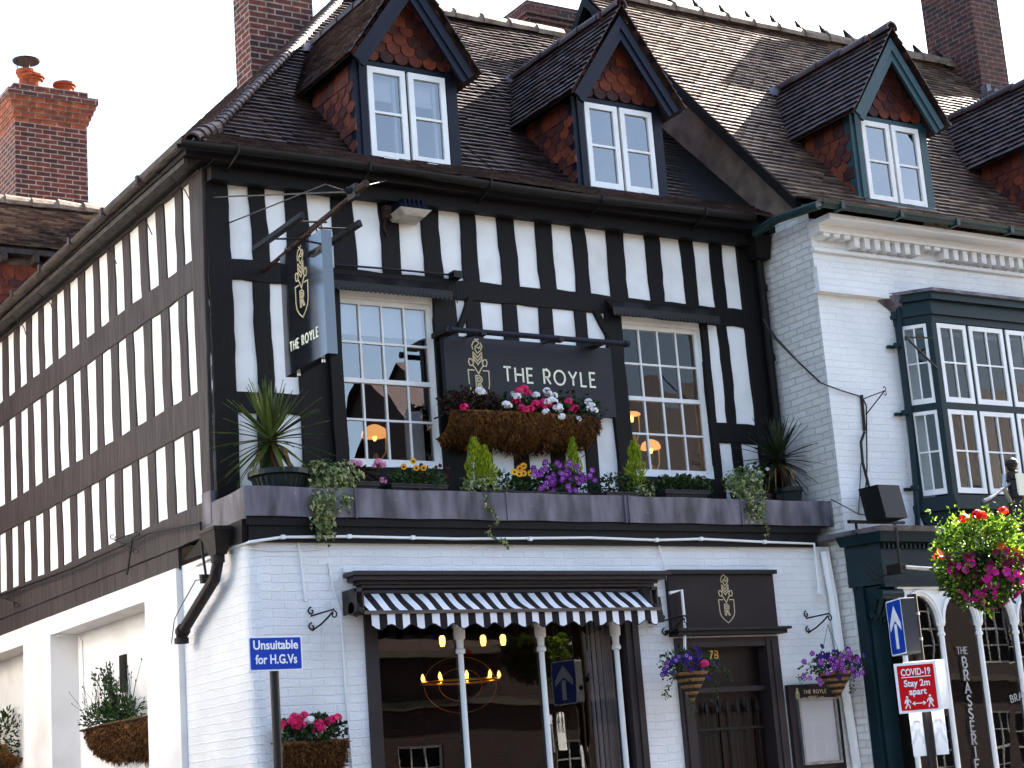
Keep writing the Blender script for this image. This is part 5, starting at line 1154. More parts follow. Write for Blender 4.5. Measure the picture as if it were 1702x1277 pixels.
ivy('big variegated ivy spilling over the left part of the ledge beside the palm', (548, 792), [([(540, 800), (535, 830), (530, 860), (533, 890)], 300, .09), ([(560, 800), (552, 835), (545, 865), (545, 892)], 300, .09), ([(525, 800), (522, 830), (528, 850)], 120, .07), ([(572, 800), (572, 825), (578, 840)], 110, .07), ([(590, 785), (604, 790)], 40, .05)], 520, .27, .16)
ivy('fuller green ivy spilling over the right part of the ledge beside the potted palm', (1238, 800), [([(1235, 810), (1245, 830), (1250, 860)], 230, .09), ([(1255, 815), (1265, 840), (1262, 862)], 220, .08), ([(1265, 845), (1273, 870), (1277, 893)], 26, .03), ([(1218, 795), (1225, 820)], 90, .06)], 460, .25, .15)
t = thing('flower_pot', 'dark leafy pot with small white blooms between the right hand ivy and palm', 'flower pot', (xat(1262, 800, -.3), -.3, LZ)); p = at(1262, 790, Y=-.3)
b = MB(); b.lathe([(.09, 0), (.11, .12), (.12, .12), (.12, .14)], (p.x, -.3, LZ), 16); b.build('pot', K['trough'], t); b = MB(); clump(b, tuple(p), .2, .12, .14, 240, .045, .03); b.build('foliage', K['leafd'], t); b = MB(); flowerpx(b, -.42, [(1246, 776), (1250, 781), (1275, 780), (1262, 786)], .018, n=9); b.build('flowers', K['whitef'], t)

# moss-lined trough of geraniums under the sign
def mossbasket(mb, F_, a0, a1, zt, depth, drop, n=2600, dstart=.0):
    """hay-like lining: a bulging body covered in strands"""
    m_ = 26
    rings = []
    for i in range(m_ + 1):
        a = a0 + (a1 - a0) * i / m_; e = math.sin(math.pi * min(.98, max(.02, i / m_))) ** .14; wob = 1 + .07 * math.sin(i * 1.9) + .06 * math.sin(i * .55) + random.uniform(-.05, .05); pts = []
        for q in range(8):
            th = math.pi / 2 * q / 7; pts.append(F_(a, zt - drop * e * wob * math.sin(th), dstart - depth * (.35 + .65 * e) * math.cos(th)))
        rings.append(pts)
    vs = [p for r_ in rings for p in r_]; mb.mesh(vs, [(i * 8 + q, (i + 1) * 8 + q, (i + 1) * 8 + q + 1, i * 8 + q + 1) for i in range(m_) for q in range(7)], .1)
    for _ in range(n):
        i = random.randrange(m_); q = random.randrange(7); p = Vector(rings[i][q]).lerp(Vector(rings[i + 1][q + 1]), random.random()); o = Vector(F_(0, 0, -1)) - Vector(F_(0, 0, 0))
        leaf(mb, p, o * .7 + Vector((0, 0, -random.uniform(.2, 1.4))) + rv(.6), random.uniform(.03, .07), .011, bend=.5)
    for i in range(1, m_):
        if random.random() < .75:
            q = Vector(rings[i][random.choice((5, 6, 7))])
            for _k in range(14): leaf(mb, q + rv(.035), Vector((0, 0, -1)) + rv(.7), random.uniform(.04, .1), .01, bend=.3)


t = thing('moss_trough', 'long moss lined trough of red and white geraniums fixed below the charcoal sign', 'flower trough', (3.4, -.2, 5.0))
a0, a1 = xat(753, 700, -.38), xat(1004, 712, -.38); zt_ = zat(880, 695, -.38)
b = MB(); mossbasket(b, FY(0), a0, a1, zt_ + .05, .4, .31, 5200, -.02); b.build('moss_lining', K['moss'], t)
b = MB(); b.tube([(a0, -.03, zt_ + .03), (a0 + .03, -.38, zt_ + .03), (a1 - .03, -.41, zt_ + .03), (a1, -.03, zt_ + .03)], .008, 5)
for i in range(12): x = a0 + (a1 - a0) * (i + .5) / 12; b.tube([(x, -.41, zt_ + .03), (x, -.36, zt_ - .13), (x, -.2, zt_ - .26), (x, -.04, zt_ - .3)], .005, 4)
b.build('wire_frame', K['iron'], t)
b = MB(); b2 = MB()
for i in range(9): clump(b2 if i < 3 else b, (a0 + (a1 - a0) * (i + .5) / 9, -.28, zt_ + .12), .16, .14, .12, 150, .05, .045)
b.build('foliage', K['leafd'], t); clump(b2, (a0 + .25, -.3, zt_ + .2), .25, .12, .09, 90, .05, .03); clump(b2, (a1 - .35, -.3, zt_ + .25), .3, .1, .07, 40, .05, .03); b2.build('bronze_foliage', K['leafr'], t)
heads(t, 'flower_head', -.42, [(863, 650), (871, 646), (876, 653), (858, 667), (866, 678), (873, 682), (888, 676), (890, 671), (882, 680), (904, 668), (910, 672), (914, 677), (945, 668), (951, 682), (955, 679), (772, 677), (902, 678)], 0.039, 'pink', 26, .018)
heads(t, 'flower_head', -.44, [(855, 655), (860, 659), (869, 652), (909, 650), (912, 655), (921, 658), (917, 665), (921, 668), (910, 668), (845, 675), (841, 672), (925, 678), (929, 676), (930, 681), (978, 668), (983, 674), (980, 679), (796, 649), (801, 652), (908, 685), (960, 697), (891, 657), (989, 683), (934, 693)], 0.034, 'whitef', 22, .018)

# ------------------------------------------------------------ awning
AX0, AX1 = .985, 4.03; t = thing('striped_awning', 'black and white striped awning with scalloped valance over the shop window', 'awning', (2.5, -.62, 3.4))
b = MB(); n_ = 41; tw = (AX1 - AX0) / n_; A_ = (-.66, 3.405); B_ = (-.93, 3.215)
def canopy(mb, par):
    for i in range(n_):
        if i % 2 != par: continue
        for k in range(2):
            xa, xb = AX0 + tw * (i + k * .5), AX0 + tw * (i + .5 + k * .5)
            for q in range(6):
                f0, f1 = q / 6, (q + 1) / 6; P_ = lambda x, f_: (x, A_[0] + (B_[0] - A_[0]) * f_, A_[1] + (B_[1] - A_[1]) * f_ - .012 * math.sin(math.pi * f_) * (1 + math.sin(x * 3)) + .006 * math.sin(x * 11 + f_ * 5))
                mb.face([P_(xa, f0), P_(xb, f0), P_(xb, f1), P_(xa, f1)], .5)
def valance(mb, par):
    for i in range(n_):
        if i % 2 != par: continue
        for k in range(4):
            xa, xb = AX0 + tw * (i + k * .25), AX0 + tw * (i + .25 + k * .25); W2 = (AX1 - AX0) / 14.5
            low = lambda x: 3.055 + .028 * (1 - math.cos(2 * math.pi * (x - AX0 - W2 * .35) / W2)) / 1.0 * .8
            yy = lambda x: -.945 + .008 * math.sin(x * 14)
            mb.face([(xa, yy(xa) - .004 , low(xa)), (xb, yy(xb) - .004, low(xb)), (xb, yy(xb), 3.2), (xa, yy(xa), 3.2)], .5)
            mb.m = 1; mb.face([(xa, yy(xa) - .006, low(xa) - .006), (xb, yy(xb) - .006, low(xb) - .006), (xb, yy(xb) - .006, low(xb) + .004), (xa, yy(xa) - .006, low(xa) + .004)], .5); mb.m = 0
for f_, nm in ((canopy, 'canopy'), (valance, 'valance')):
    b = MB(); f_(b, 0); b.m = 1; 
    n0 = len(b.f); f_(b, 1)
    for i in range(n0, len(b.f)): b.mi[i] = 1
    b.build(nm, [K['stripew'], K['stripeb']], t)
b = MB(); b.box(AX0 - .06, AX1 + .05, -.965, -.925, 3.19, 3.22); b.build('front_bar', K['barwood'], t)
b = MB(); b.tube([(AX0, -.64, 3.42), (AX1, -.64, 3.42)], .035, 10); b.build('roller', K['grey'], t)
for x in (AX0 - .1, AX1 + .02):
    b = MB(); b.box(x, x + .015, -.85, -.6, 3.22, 3.43); b.box(x + .07, x + .085, -.85, -.6, 3.22, 3.43); b.box(x, x + .085, -.85, -.84, 3.4, 3.43); b.tube([(x + .04, -.78, 3.2), (x + .04, -.72, 3.3), (x + .05, -.9, 3.22)], .022, 8); b.tube([(x, -.76, 3.26), (x + .085, -.76, 3.26)], .06, 10)
    b.build('bracket', K['gutter'], t)
# black alarm box by the awning's right end
b = MB(); p0, p1 = at(1088, 992, Y=-.75), at(1104, 1034, Y=-.75); b.hexa([(p0.x, -.75, p1.z), (p1.x, -.75, p1.z), (p1.x, -.61, p1.z), (p0.x, -.61, p1.z)], [(p0.x + .01, -.74, p0.z), (p1.x - .01, -.74, p0.z), (p1.x, -.61, p0.z), (p0.x, -.61, p0.z)]); tag(b.build('junction_box', K['iron']), 'small black box on the white brick at the right end of the awning', 'junction box')

# door sign
t = thing('door_sign', 'dark crested panel mounted above the entrance door numbered 78', 'sign', (5.15, -.6, 3.05))
dx0, dx1, dz0, dz1 = xat(1114, 1000, -.66), xat(1289, 1000, -.66), zat(1118, 1046, -.66), zat(1113, 954, -.66)
b = MB(); fr = Frame((dx0, -.66, dz0), (1, 0, 0), (0, 0, 1)); board(b, fr, dx1 - dx0, dz1 - dz0, .06); b.build('panel', K['signtaupe'], t)
b = MB(); crest(b, fr, xat(1207, 1000, -.66) - dx0, zat(1207, 997, -.66) - dz0, .096, .007); b.build('crest', K['gold'], t)
b = MB(); b.box(dx0 - .02, dx1 + .02, -.71, -.6, dz1 - .005, dz1 + .035); b.box(dx0 - .04, dx1 + .06, -.80, -.6, dz0 - .03, dz0 - .005); b.box(dx0 - .01, dx1 + .03, -.76, -.6, dz0 - .07, dz0 - .03); b.build('moulding', K['iron'], t)
b = MB(); fr = Frame((xat(1178, 1096, -.48), -.482, zat(1178, 1096, -.48)), (1, 0, 0), (0, 0, 1)); text(b, fr, '78', 0, 0, .125, bold=.001); o = b.build('house_number', K['goldnum'], dc)

# menu board
t = thing('menu_case', 'tall dark menu case with silver frame beside the entrance', 'menu board', (6.17, -.6, 1.6)); mx0, mx1, mz0, mz1 = xat(1309, 1137, -.66), xat(1392, 1137, -.66), 1.58, zat(1350, 1137, -.66)
b = MB(); fr = Frame((mx0, -.66, mz0), (1, 0, 0), (0, 0, 1)); board(b, fr, mx1 - mx0, mz1 - mz0, .05); b.build('back_panel', K['signtaupe'], t)
px0, px1, pz0, pz1 = xat(1325, 1161, -.68) , xat(1388, 1161, -.68), zat(1340, 1272, -.68), zat(1340, 1161, -.68)
b = MB(); G = FY(-.66)
for q in ((px0, px0 + .025, pz0, pz1), (px1 - .025, px1, pz0, pz1), (px0 + .025, px1 - .025, pz0, pz0 + .025), (px0 + .025, px1 - .025, pz1 - .025, pz1)): fbox(b, G, *q, -.04, -.001)
b.build('silver_frame', K['galv'], t); b = MB(); fbox(b, G, px0 + .025, px1 - .025, pz0 + .025, pz1 - .025, -.012, -.002); b.build('menu_sheet', K['signwhite'], t)
b = MB(); b.face([G(px0 + .02, pz0 + .02, -.032), G(px1 - .02, pz0 + .02, -.032), G(px1 - .02, pz1 - .02, -.032), G(px0 + .02, pz1 - .02, -.032)]); b.build('pane', K['clearglass'], t)
b = MB(); word(b, fr, 'THE ROYLE', .2, mz1 - mz0 - .095, .036, sp=.4, w=.13); text(b, fr, 'MENU', .25, mz1 - mz0 - .15, .045); stroke(b, fr, [(.17, mz1 - mz0 - .135), (.235, mz1 - mz0 - .135)], .005); stroke(b, fr, [(.4, mz1 - mz0 - .135), (.46, mz1 - mz0 - .135)], .005); crest(b, fr, .115, mz1 - mz0 - .1, .024, .004); b.build('lettering', K['gold'], t)

# scroll brackets and hanging baskets
def scrollbracket(x0, x1, zt, zb, Yw, out):
    """wall bracket whose arm runs out from the wall"""
    b = MB(); b.tube([(x0, Yw, zt), (x1, Yw - out, zt + .01)], .008, 6)
    b.tube([(x0 + .01, Yw, zb)] + [(x0 + (x1 - x0) * f_, Yw - out * f_, zb + (zt - zb) * f_ - .02 * math.sin(f_ * 3.14)) for f_ in (.15, .4, .7, .95)], .009, 6)
    for (cx_, cy_, cz_, s_) in ((x1, Yw - out, zt - .035, 1), (x0, Yw - .01, zt + .04, -1), (x0, Yw - .01, zb + .03, -1)):
        b.tube([(cx_ + s_ * .035 * (1 - k / 14) * math.sin(k * .6), cy_, cz_ + .035 * (1 - k / 14) * math.cos(k * .6)) for k in range(11)], .007, 5)
    return b


def hanging(px_c, py_top, py_tip, hook, brk, label, blabel, fl, trails, m1):
    Y = -.95; p = at(px_c, py_top, Y=Y); tip = at(px_c, py_tip, Y=Y).z; t = thing('hanging_basket', label, 'hanging basket', tuple(p), 'cone baskets either side of the door'); r_ = .175; h_ = p.z - tip; b = MB(); 
    for k in range(9):
        f0, f1 = k / 9, (k + 1) / 9; b.m = k % 2; b.lathe([(.008 + (r_ - .008) * f0, f0 * h_), (.014 + (r_ - .008) * (f0 + f1) / 2, (f0 + f1) / 2 * h_), (.008 + (r_ - .008) * f1, f1 * h_)], (p.x, Y, tip), 18)
    b.build('cone', [K['cane'], K['caned']], t); b = MB(); hk = at(*hook, Y=Y)
    for k in range(3): a = 2.1 * k + .5; b.tube([hk, (p.x + r_ * math.cos(a), Y + r_ * math.sin(a), p.z)], .003, 4)
    b.build('chain', K['iron'], t)
    b = MB(); clump(b, (p.x, Y, p.z + .07), .3, .24, .14, 620, .04, .025)
    for pts in trails: trail(b, [at(x, y, Y=Y - .12) for x, y in pts], 55, .03, .05, 'leaf')
    b.build('foliage', K['leafd'], t); petunias(t, fl, Y - .22, .03, m1)
    b = MB()
    for _ in range(26): bloom(b, (at(random.gauss(px_c - 4, 22), random.gauss(py_top - 16, 9), Y=Y - .15)), .03)
    b.build('dark_flowers', K['violet'], t)
    bx = at(*brk[0], Y=-.6); bz = at(*brk[1], Y=-.6)
    o = scrollbracket(bx.x, bx.x + .02, bx.z, bz.z, -.6, .33).build('scroll_bracket', K['iron']); tag(o, blabel, 'bracket', 'scroll brackets on the white brick')
    return t


random.seed(11)
ta = hanging(1147, 1118, 1166, (1140, 1036), ((1102, 1032), (1102, 1056)), 'woven cone basket left of the door with trailing green and one pink bloom', 'black scroll bracket holding the basket left of the door', [(1100, 1122), (1105, 1113), (1110, 1100), (1128, 1092), (1108, 1108), (1141, 1090), (1147, 1094), (1123, 1098)], [[(1120, 1120), (1110, 1145), (1104, 1158)], [(1145, 1130), (1148, 1165), (1150, 1190)], [(1185, 1130), (1192, 1155), (1180, 1170)], [(1200, 1110), (1215, 1130)]], 'violet')
heads(ta, 'flower_head', -1.2, [(1171, 1104)], 0.039, 'pink', 40, .02)
tb = hanging(1388, 1118, 1162, (1376, 1038), ((1340, 1028), (1342, 1052)), 'woven cone basket of purple petunias hanging above the menu case', 'black scroll bracket holding the basket above the menu case', [(random.gauss(1395, 22), random.gauss(1108, 12)) for _ in range(22)] + [(1425, 1095), (1433, 1118), (1410, 1082), (1336, 1100), (1335, 1125), (1361, 1130), (1363, 1137), (1385, 1105), (1413, 1088), (1345, 1128), (1375, 1119)], [[(1410, 1115), (1418, 1140), (1412, 1150)], [(1340, 1120), (1330, 1128)]], 'purple')
p = at(517, 1024, Y=-.6); q = at(517, 1048, Y=-.6)
tag(scrollbracket(p.x, p.x + .03, p.z, q.z, -.6, .38).build('scroll_bracket', K['iron']), 'empty black scroll bracket above the half basket of red geraniums', 'bracket', 'scroll brackets on the white brick')

# half basket on the wall
t = thing('wall_basket', 'moss lined half basket of red geraniums on white brick beside the blue sign', 'wall basket', tuple(at(517, 1240, Y=-.6)))
c0 = at(517, 1228, Y=-.72); b = MB(); mossbasket(b, FY(-.6), c0.x - .3, c0.x + .3, c0.z - .02, .26, .33, 2600); b.build('moss_lining', K['moss'], t)
b = MB(); b.tube([(c0.x + .31 * math.cos(a), -.6 - .27 * math.sin(a), c0.z - .02) for a in [math.pi * k / 10 for k in range(11)]], .008, 5); b.build('wire_frame', K['iron'], t)
b = MB(); clump(b, (c0.x, -.75, c0.z + .07), .3, .17, .12, 480, .05, .05); b.build('foliage', K['leafd'], t)
heads(t, 'flower_head', -.9, [(490, 1192), (497, 1196), (500, 1205), (492, 1208), (530, 1203), (534, 1210), (528, 1213), (554, 1196), (560, 1193), (548, 1199), (468, 1204), (463, 1210), (486, 1200), (505, 1190)], 0.039, 'pink', 28, .017)
b = MB(); flowerpx(b, -.9, [(516, 1196), (512, 1199)], .03, n=16); b.build('white_flower', K['whitef'], t)

# trough in the side recess
t = thing('recess_trough', 'moss lined trough of leggy lavender in the white recess of the side wall', 'flower trough', tuple(at(200, 1215, X=.2)))
ya, yb_ = -at(139, 1190, X=0).y, -at(258, 1190, X=0).y; zt_ = at(250, 1192, X=0).z
b = MB(); mossbasket(b, FX(.25), ya, yb_, zt_ + .02, .3, .36, 3200); b.build('moss_lining', K['moss'], t)
b = MB(); b.tube([(.23, -ya, zt_), (-.06, -ya - .05, zt_), (-.06, -yb_ + .05, zt_), (.23, -yb_, zt_)], .009, 5); b.build('wire_frame', K['iron'], t)
b = MB()
for i in range(6): clump(b, (.08, -ya - .15 - i * .2, zt_ + .1), .14, .2, .15, 190, .06, .022)
b.build('foliage', K['leaf'], t); b = MB()
for i in range(60):
    y_ = -ya + .15 - random.random() * 1.5; p = Vector((.05, y_, zt_ + .1)); d = Vector((random.uniform(-.25, .1), random.uniform(-.5, .7), random.uniform(.35, 1))); q = p + d * random.uniform(.3, .5); b.tube([p, p.lerp(q, .5) + Vector((0, 0, .03)), q], .0025, 3); leaf(b, q, d, .04, .016)
b.build('stalks', K['leafd'], t); b = MB(); cc = at(182, 1150, X=.05)
for _ in range(13):
    a = random.random() * 6.28; p = Vector((.1, cc.y, zt_ + .1)); q = Vector((.05, cc.y + random.gauss(0, .22), cc.z + random.uniform(-.15, .32)))
    b.tube([p, q], .006, 4)
    for _k in range(34): f_ = random.random(); leaf(b, p.lerp(q, f_) + rv(.02), (q - p) + rv(.9), .045, .028)
b.build('shrub', K['leafd'], t)
p = at(5, 1225, X=.15); t = thing('wall_basket', 'leafy basket at the far left end of the side wall under the small window', 'wall basket', tuple(p))
b = MB(); clump(b, tuple(p), .2, .45, .35, 700, .06, .03); b.build('foliage', K['leaf'], t); b = MB(); mossbasket(b, FX(.27), -p.y - .4, -p.y + .4, p.z - .1, .25, .25, 500); b.build('moss_lining', K['moss'], t)

# ------------------------------------------------------------ road signs
t = thing('street_sign', 'blue plate reading Unsuitable for H.G.Vs on a brown post by the corner', 'road sign', (at(450, 1120, Y=-1.6).x, -1.6, 0))
sx0, sx1, s0, s1 = xat(410, 1087, -1.6), xat(499, 1087, -1.6), zat(455, 1116, -1.6), zat(455, 1058.5, -1.6)
fr = Frame((sx0, -1.64, s0), (1, 0, 0), (0, 0, 1)); b = MB(); board(b, fr, sx1 - sx0, s1 - s0, .012, .015); b.build('plate', K['signwhite'], t)
fr = Frame((sx0 + .012, -1.643, s0 + .012), (1, 0, 0), (0, 0, 1)); b = MB(); board(b, fr, sx1 - sx0 - .024, s1 - s0 - .024, .002, .01); b.build('blue_face', K['roadblue'], t)
b = MB(); w_ = sx1 - sx0 - .024; text(b, fr, 'Unsuitable', .026, .158, .1, .0022, w_ - .052); text(b, fr, 'for H.G.Vs', .04, .045, .1, .0022, w_ - .08); b.build('lettering', K['signwhite'], t)
b = MB(); p = at(450, 1120, Y=-1.6); b.tube([(p.x + .03, -1.6, 0), (p.x + .03, -1.6, s1 - .05)], .036, 14); b.build('post', K['polebr'], t)
b = MB(); b.box(p.x - .03, p.x + .09, -1.64, -1.56, s0 + .03, s0 + .05); b.box(p.x - .03, p.x + .09, -1.64, -1.56, s1 - .08, s1 - .06); b.build('clip', K['galv'], t)

PY = -3.2; pt = at(1516, 992, Y=PY); pb = at(1543, 1277, Y=PY)
t = thing('sign_post', 'brown post carrying a blue arrow box and a red COVID-19 Stay 2m apart notice', 'sign post', (pt.x, PY, 0))
b = MB(); b.tube([(pt.x, PY, 0), (pt.x, PY, pt.z + .02)], .042, 14); b.build('post', K['polebr'], t)
b = MB()
for y_ in (1021, 1063): z = zat(1520, y_, PY); b.tube([(pt.x, PY, z - .012), (pt.x, PY, z + .012)], .047, 14); b.box(pt.x - .14, pt.x - .0, PY - .02, PY + .02, z - .012, z + .012)
b.build('clamp', K['galv'], t)
au = Vector((-.36, -.93, 0)); c0 = at(1473, 1001, Y=PY + .18); c1 = at(1483, 1091.6, Y=PY + .18); hh = c0.z - c1.z
fr = Frame(c1, au, (0, 0, 1)); b = MB(); board(b, fr, .33, hh, .13, .02); b.build('arrow_box', K['steelgrey'], t)
fr = Frame(c1 + fr.n * .002, au, (0, 0, 1)); b = MB(); board(b, fr, .33, hh, .001, .02); b.build('white_border', K['signwhite'], t)
fr = Frame(c1 + fr.n * .003 + au * .012 + Vector((0, 0, .012)), au, (0, 0, 1)); b = MB(); board(b, fr, .306, hh - .024, .001, .015); b.build('blue_face', K['roadblue'], t)
b = MB(); cxx = .153; hb = hh - .024; q = [(cxx - .028, .04), (cxx + .028, .04), (cxx + .028, hb - .2), (cxx - .028, hb - .2)]; b.hexa([fr.p(*k, .001) for k in q], [fr.p(*k, .003) for k in q]); q = [(cxx - .12, hb - .26), (cxx, hb - .17), (cxx + .12, hb - .26), (cxx + .12, hb - .2), (cxx, hb - .04), (cxx - .12, hb - .2)]
for k in ((0, 1, 4, 5), (1, 2, 3, 4)): b.hexa([fr.p(*q[i], .0012) for i in k], [fr.p(*q[i], .0034) for i in k])
b.build('arrow', K['signwhite'], t)
au = Vector((math.sin(rad(131)), math.cos(rad(131)), 0)); nn = au.cross(Vector((0, 0, 1))); 
def man(mb, fr, x, y, s, f_=1):
    C_ = lambda l: [(x + f_ * a * s, y + c * s) for a, c in l]
    stroke(mb, fr, C_(arc(.0, .92, .045, .045, 0, 360, 8)), .09 * s, .003); stroke(mb, fr, C_([(0, .8), (-.02, .45)]), .2 * s, .003)
    for l in ([(-.02, .45), (.12, .25), (.16, 0)], [(-.04, .45), (-.1, .22), (-.22, .02)], [(.02, .78), (.2, .6), (.25, .45)], [(-.03, .78), (-.18, .6), (-.2, .42)]): stroke(mb, fr, C_(l), .085 * s, .003)
cw, chh = .35, .0
lo = at(1495, 1187, Y=PY - .12); hi_ = at(1483, 1104, Y=PY - .12); chh = hi_.z - lo.z
base = Vector((lo.x, lo.y, lo.z)); fr = Frame(base, au, (0, 0, 1)); b = MB(); board(b, fr, cw, chh, .006); b.build('notice_plate', K['signwhite'], t)
fr = Frame(base + fr.n * .002 + au * .022 + Vector((0, 0, .022)), au, (0, 0, 1)); W_, H_ = cw - .044, chh - .044; b = MB(); board(b, fr, W_, H_, .001, .012); b.build('red_face', K['roadred'], t)
b = MB(); text(b, fr, 'COVID-19', .03, H_ - .085, .08, .002, W_ - .06); stroke(b, fr, [(.03, H_ - .1), (W_ - .03, H_ - .1)], .007); text(b, fr, 'Stay 2m', .045, H_ - .178, .078, .002, W_ - .09); text(b, fr, 'apart', .08, H_ - .248, .078, .002, W_ - .16)
stroke(b, fr, [(.11, .055), (W_ - .11, .055)], .008)
for x_, s_ in ((.1, 1), (W_ - .1, -1)): stroke(b, fr, [(x_ + s_ * .02, .069), (x_, .055), (x_ + s_ * .02, .041)], .008)
man(b, fr, .058, .015, .105, 1); man(b, fr, W_ - .058, .015, .105, -1); b.build('lettering', K['signwhite'], t)
back = base + au * .085 - fr.n * .13 + Vector((0, 0, .015)); fr = Frame(back + au * cw, -au, (0, 0, 1)); b = MB(); board(b, fr, cw, chh, .006); b.build('rear_notice_plate', K['signwhite'], t)
b = MB(); man(b, fr, .1, .2, .22, 1); man(b, fr, .26, .2, .22, -1); b.build('rear_figures', K['steelgrey'], t)
q0 = at(1519, 1258, Y=PY + .1); q1 = at(1515, 1187, Y=PY + .1); fr = Frame(q0, au, (0, 0, 1)); hq = q1.z - q0.z; b = MB(); board(b, fr, .30, hq + .05, .006); b.build('lower_plate', K['signwhite'], t)
fr = Frame(q0 + fr.n * .002, au, (0, 0, 1)); b = MB(); man(b, fr, .06, .1, .26, 1); man(b, fr, .24, .1, .26, -1); b.build('faded_figures', K['faded'], t)

# lamp column with the big basket
CY = -4.0; pc = at(1693, 880, Y=CY); cz = lambda y: at(1690, y, Y=CY).z
t = thing('lamp_column', 'dark brown column with ball finial and small cream plate at the right edge', 'column', (pc.x + .08, CY, 0)); X_ = pc.x + .085
b = MB(); b.lathe([(.08, 0), (.075, cz(830)), (.085, cz(828)), (.06, cz(815)), (.062, cz(800)), (.075, cz(798)), (.045, cz(795)), (.05, cz(785)), (.03, cz(783)), (.045, cz(778)), (.058, cz(772)), (.05, cz(766)), (.02, cz(762))], (X_ - .06, CY, 0), 18); b.build('column', K['polebr'], t)
b = MB(); b.tube([(X_ - .06, CY, cz(800)), (X_ - .2, CY, cz(812)), (X_ - .45, CY - .05, cz(832)), (X_ - .52, CY - .05, cz(836))], .016, 8, cap=True); b.tube([(X_ - .17, CY, cz(790)), (X_ - .2, CY, cz(812)), (X_ - .13, CY, cz(835))], .02, 8); b.build('basket_arm', K['galv'], t)
b = MB(); b.box(X_ - .1, X_ + .25, CY - .08, CY - .06, cz(826), cz(790)); b.build('cream_plate', K['cream'], t)
hx = at(1632, 836, Y=CY - .05); cb = at(1632, 935, Y=CY - .05)
t = thing('flower_ball_basket', 'large sunlit ball of lime leaves and magenta petunias hung from the lamp column', 'hanging basket', tuple(hx))
b = MB(); hr = hx - Vector((0, 0, .16))
for k in range(4): a = 1.57 * k; b.tube([hx, (hx.x + .2 * math.cos(a), hx.y + .2 * math.sin(a), cb.z + .15)], .004, 4)
b.lathe([(.03, -.14), (.15, -.1), (.21, 0), (.22, .08)], (cb.x, cb.y, cb.z), 16); b.build('bowl', K['iron'], t)
b = MB()
for _ in range(3800):
    d = rv(); k = .55 + .5 * random.random() ** .5; k *= 1 + .14 * math.sin(d.x * 9) * math.cos(d.z * 7 + d.y * 5); p = cb + Vector((d.x * .365 * k, d.y * .365 * k, d.z * .36 * k + (.03 if d.z > 0 else 0)))
    if d.z < -.3 and random.random() < .35: continue
    leaf(b, p, d + rv(.8), random.uniform(.03, .06), .03)
for _ in range(40): a = random.random() * 6.3; p = cb + Vector((math.cos(a) * .3, math.sin(a) * .3, .25)); trail(b, [p, p + Vector((math.cos(a) * .18, 0, random.uniform(.08, .26)))], 8, .035, .03, 'leaf')
b.build('foliage', K['leafb'], t)
b = MB()
for _ in range(1500):
    d = rv(); d.z = d.z * .6 - .35; k = .5 + .45 * random.random(); leaf(b, cb + Vector((d.x * .38 * k, d.y * .38 * k, d.z * .42 * k)), d + rv(.8), random.uniform(.035, .06), .03)
b.build('lower_foliage', K['leafd'], t)
b = MB()
for _ in range(60):
    d = rv(); d.y = -abs(d.y); d.z = -abs(d.z) * .9 + .15; bloom(b, cb + Vector((d.x * .38, d.y * .38, d.z * .36)), random.uniform(.03, .045), d + rv(.3), cup=.3)
b.build('crimson_flowers', K['crimson'], t)
b = MB()
for _ in range(55):
    d = rv(); d.y = -abs(d.y)
    if d.z > .1: d.z = -d.z
    bloom(b, cb + Vector((d.x * .39, d.y * .39, d.z * .38)), random.uniform(.028, .045), d + rv(.3), cup=.3)
b.build('magenta_flowers', K['magenta'], t)
heads(t, 'flower_head', CY - .3, [(1625, 855), (1632, 858), (1560, 925), (1668, 850), (1602, 862)], 0.039, 'red', 18, .022)
b = MB(); flowerpx(b, CY - .35, [(1664, 908), (1688, 916), (1560, 920)], .04, 'b'); b.build('orange_flowers', K['orange'], t)

# ------------------------------------------------------------ bits on the white house
t = thing('speaker', 'black box loudspeaker standing on the shopfront cornice of the white house', 'loudspeaker', tuple(at(1472, 868, Y=-1.15)))
A_ = at(1452, 866, Y=-1.15); B_ = at(1490, 866, Y=-1.15); C_ = at(1466, 809, Y=-1.15)
b = MB(); b.hexa([(A_.x, -1.05, A_.z), (A_.x + .02, -1.32, A_.z + .01), (B_.x, -1.32, A_.z + .01), (B_.x, -1.05, A_.z)], [(A_.x + .0, -.98, C_.z), (A_.x + .02, -1.25, C_.z), (B_.x, -1.25, C_.z), (B_.x, -.98, C_.z)]); b.build('cabinet', K['cable'], t)
b = MB(); b.box(A_.x - .3, B_.x + .15, -1.12, -1.08, A_.z - .02, A_.z + .01); b.tube([(B_.x - .02, -1.1, A_.z + .02), (B_.x + .22, -1.0, A_.z - .14)], .012, 5); b.tube([(A_.x - .2, -1.1, A_.z), (A_.x - .2, -1.1, A_.z - .18)], .015, 5); b.build('mounting_bar', K['iron'], t)
b = MB(); Yw = -.87; run(b, [(1268, 530), (1285, 560), (1320, 595), (1365, 637), (1400, 650), (1433, 660), (1440, 675), (1441, 780), (1437, 850)], -.88, .008)
b.tube([at(1268, 530, Y=-.1), at(1290, 562, X=XR - .03), at(1330, 605, X=XR - .03), at(1362, 635, X=XR - .03)], .008, 5)
run(b, [(1437, 718), (1431, 735), (1434, 770), (1442, 800), (1450, 836)], -.9, .016); run(b, [(1381, 830), (1428, 855), (1455, 858)], -.95, .006); run(b, [(1431, 770), (1427, 855)], -.88, .005)
tag(b.build('telephone_cable', K['cable']), 'black cable looping across the white brick return to the rusty bracket', 'cable')
t = thing('wire_bracket', 'rusty wall bracket with a scrolled triangular arm on the white brick wall', 'bracket', tuple(at(1434, 690, Y=-.86)))
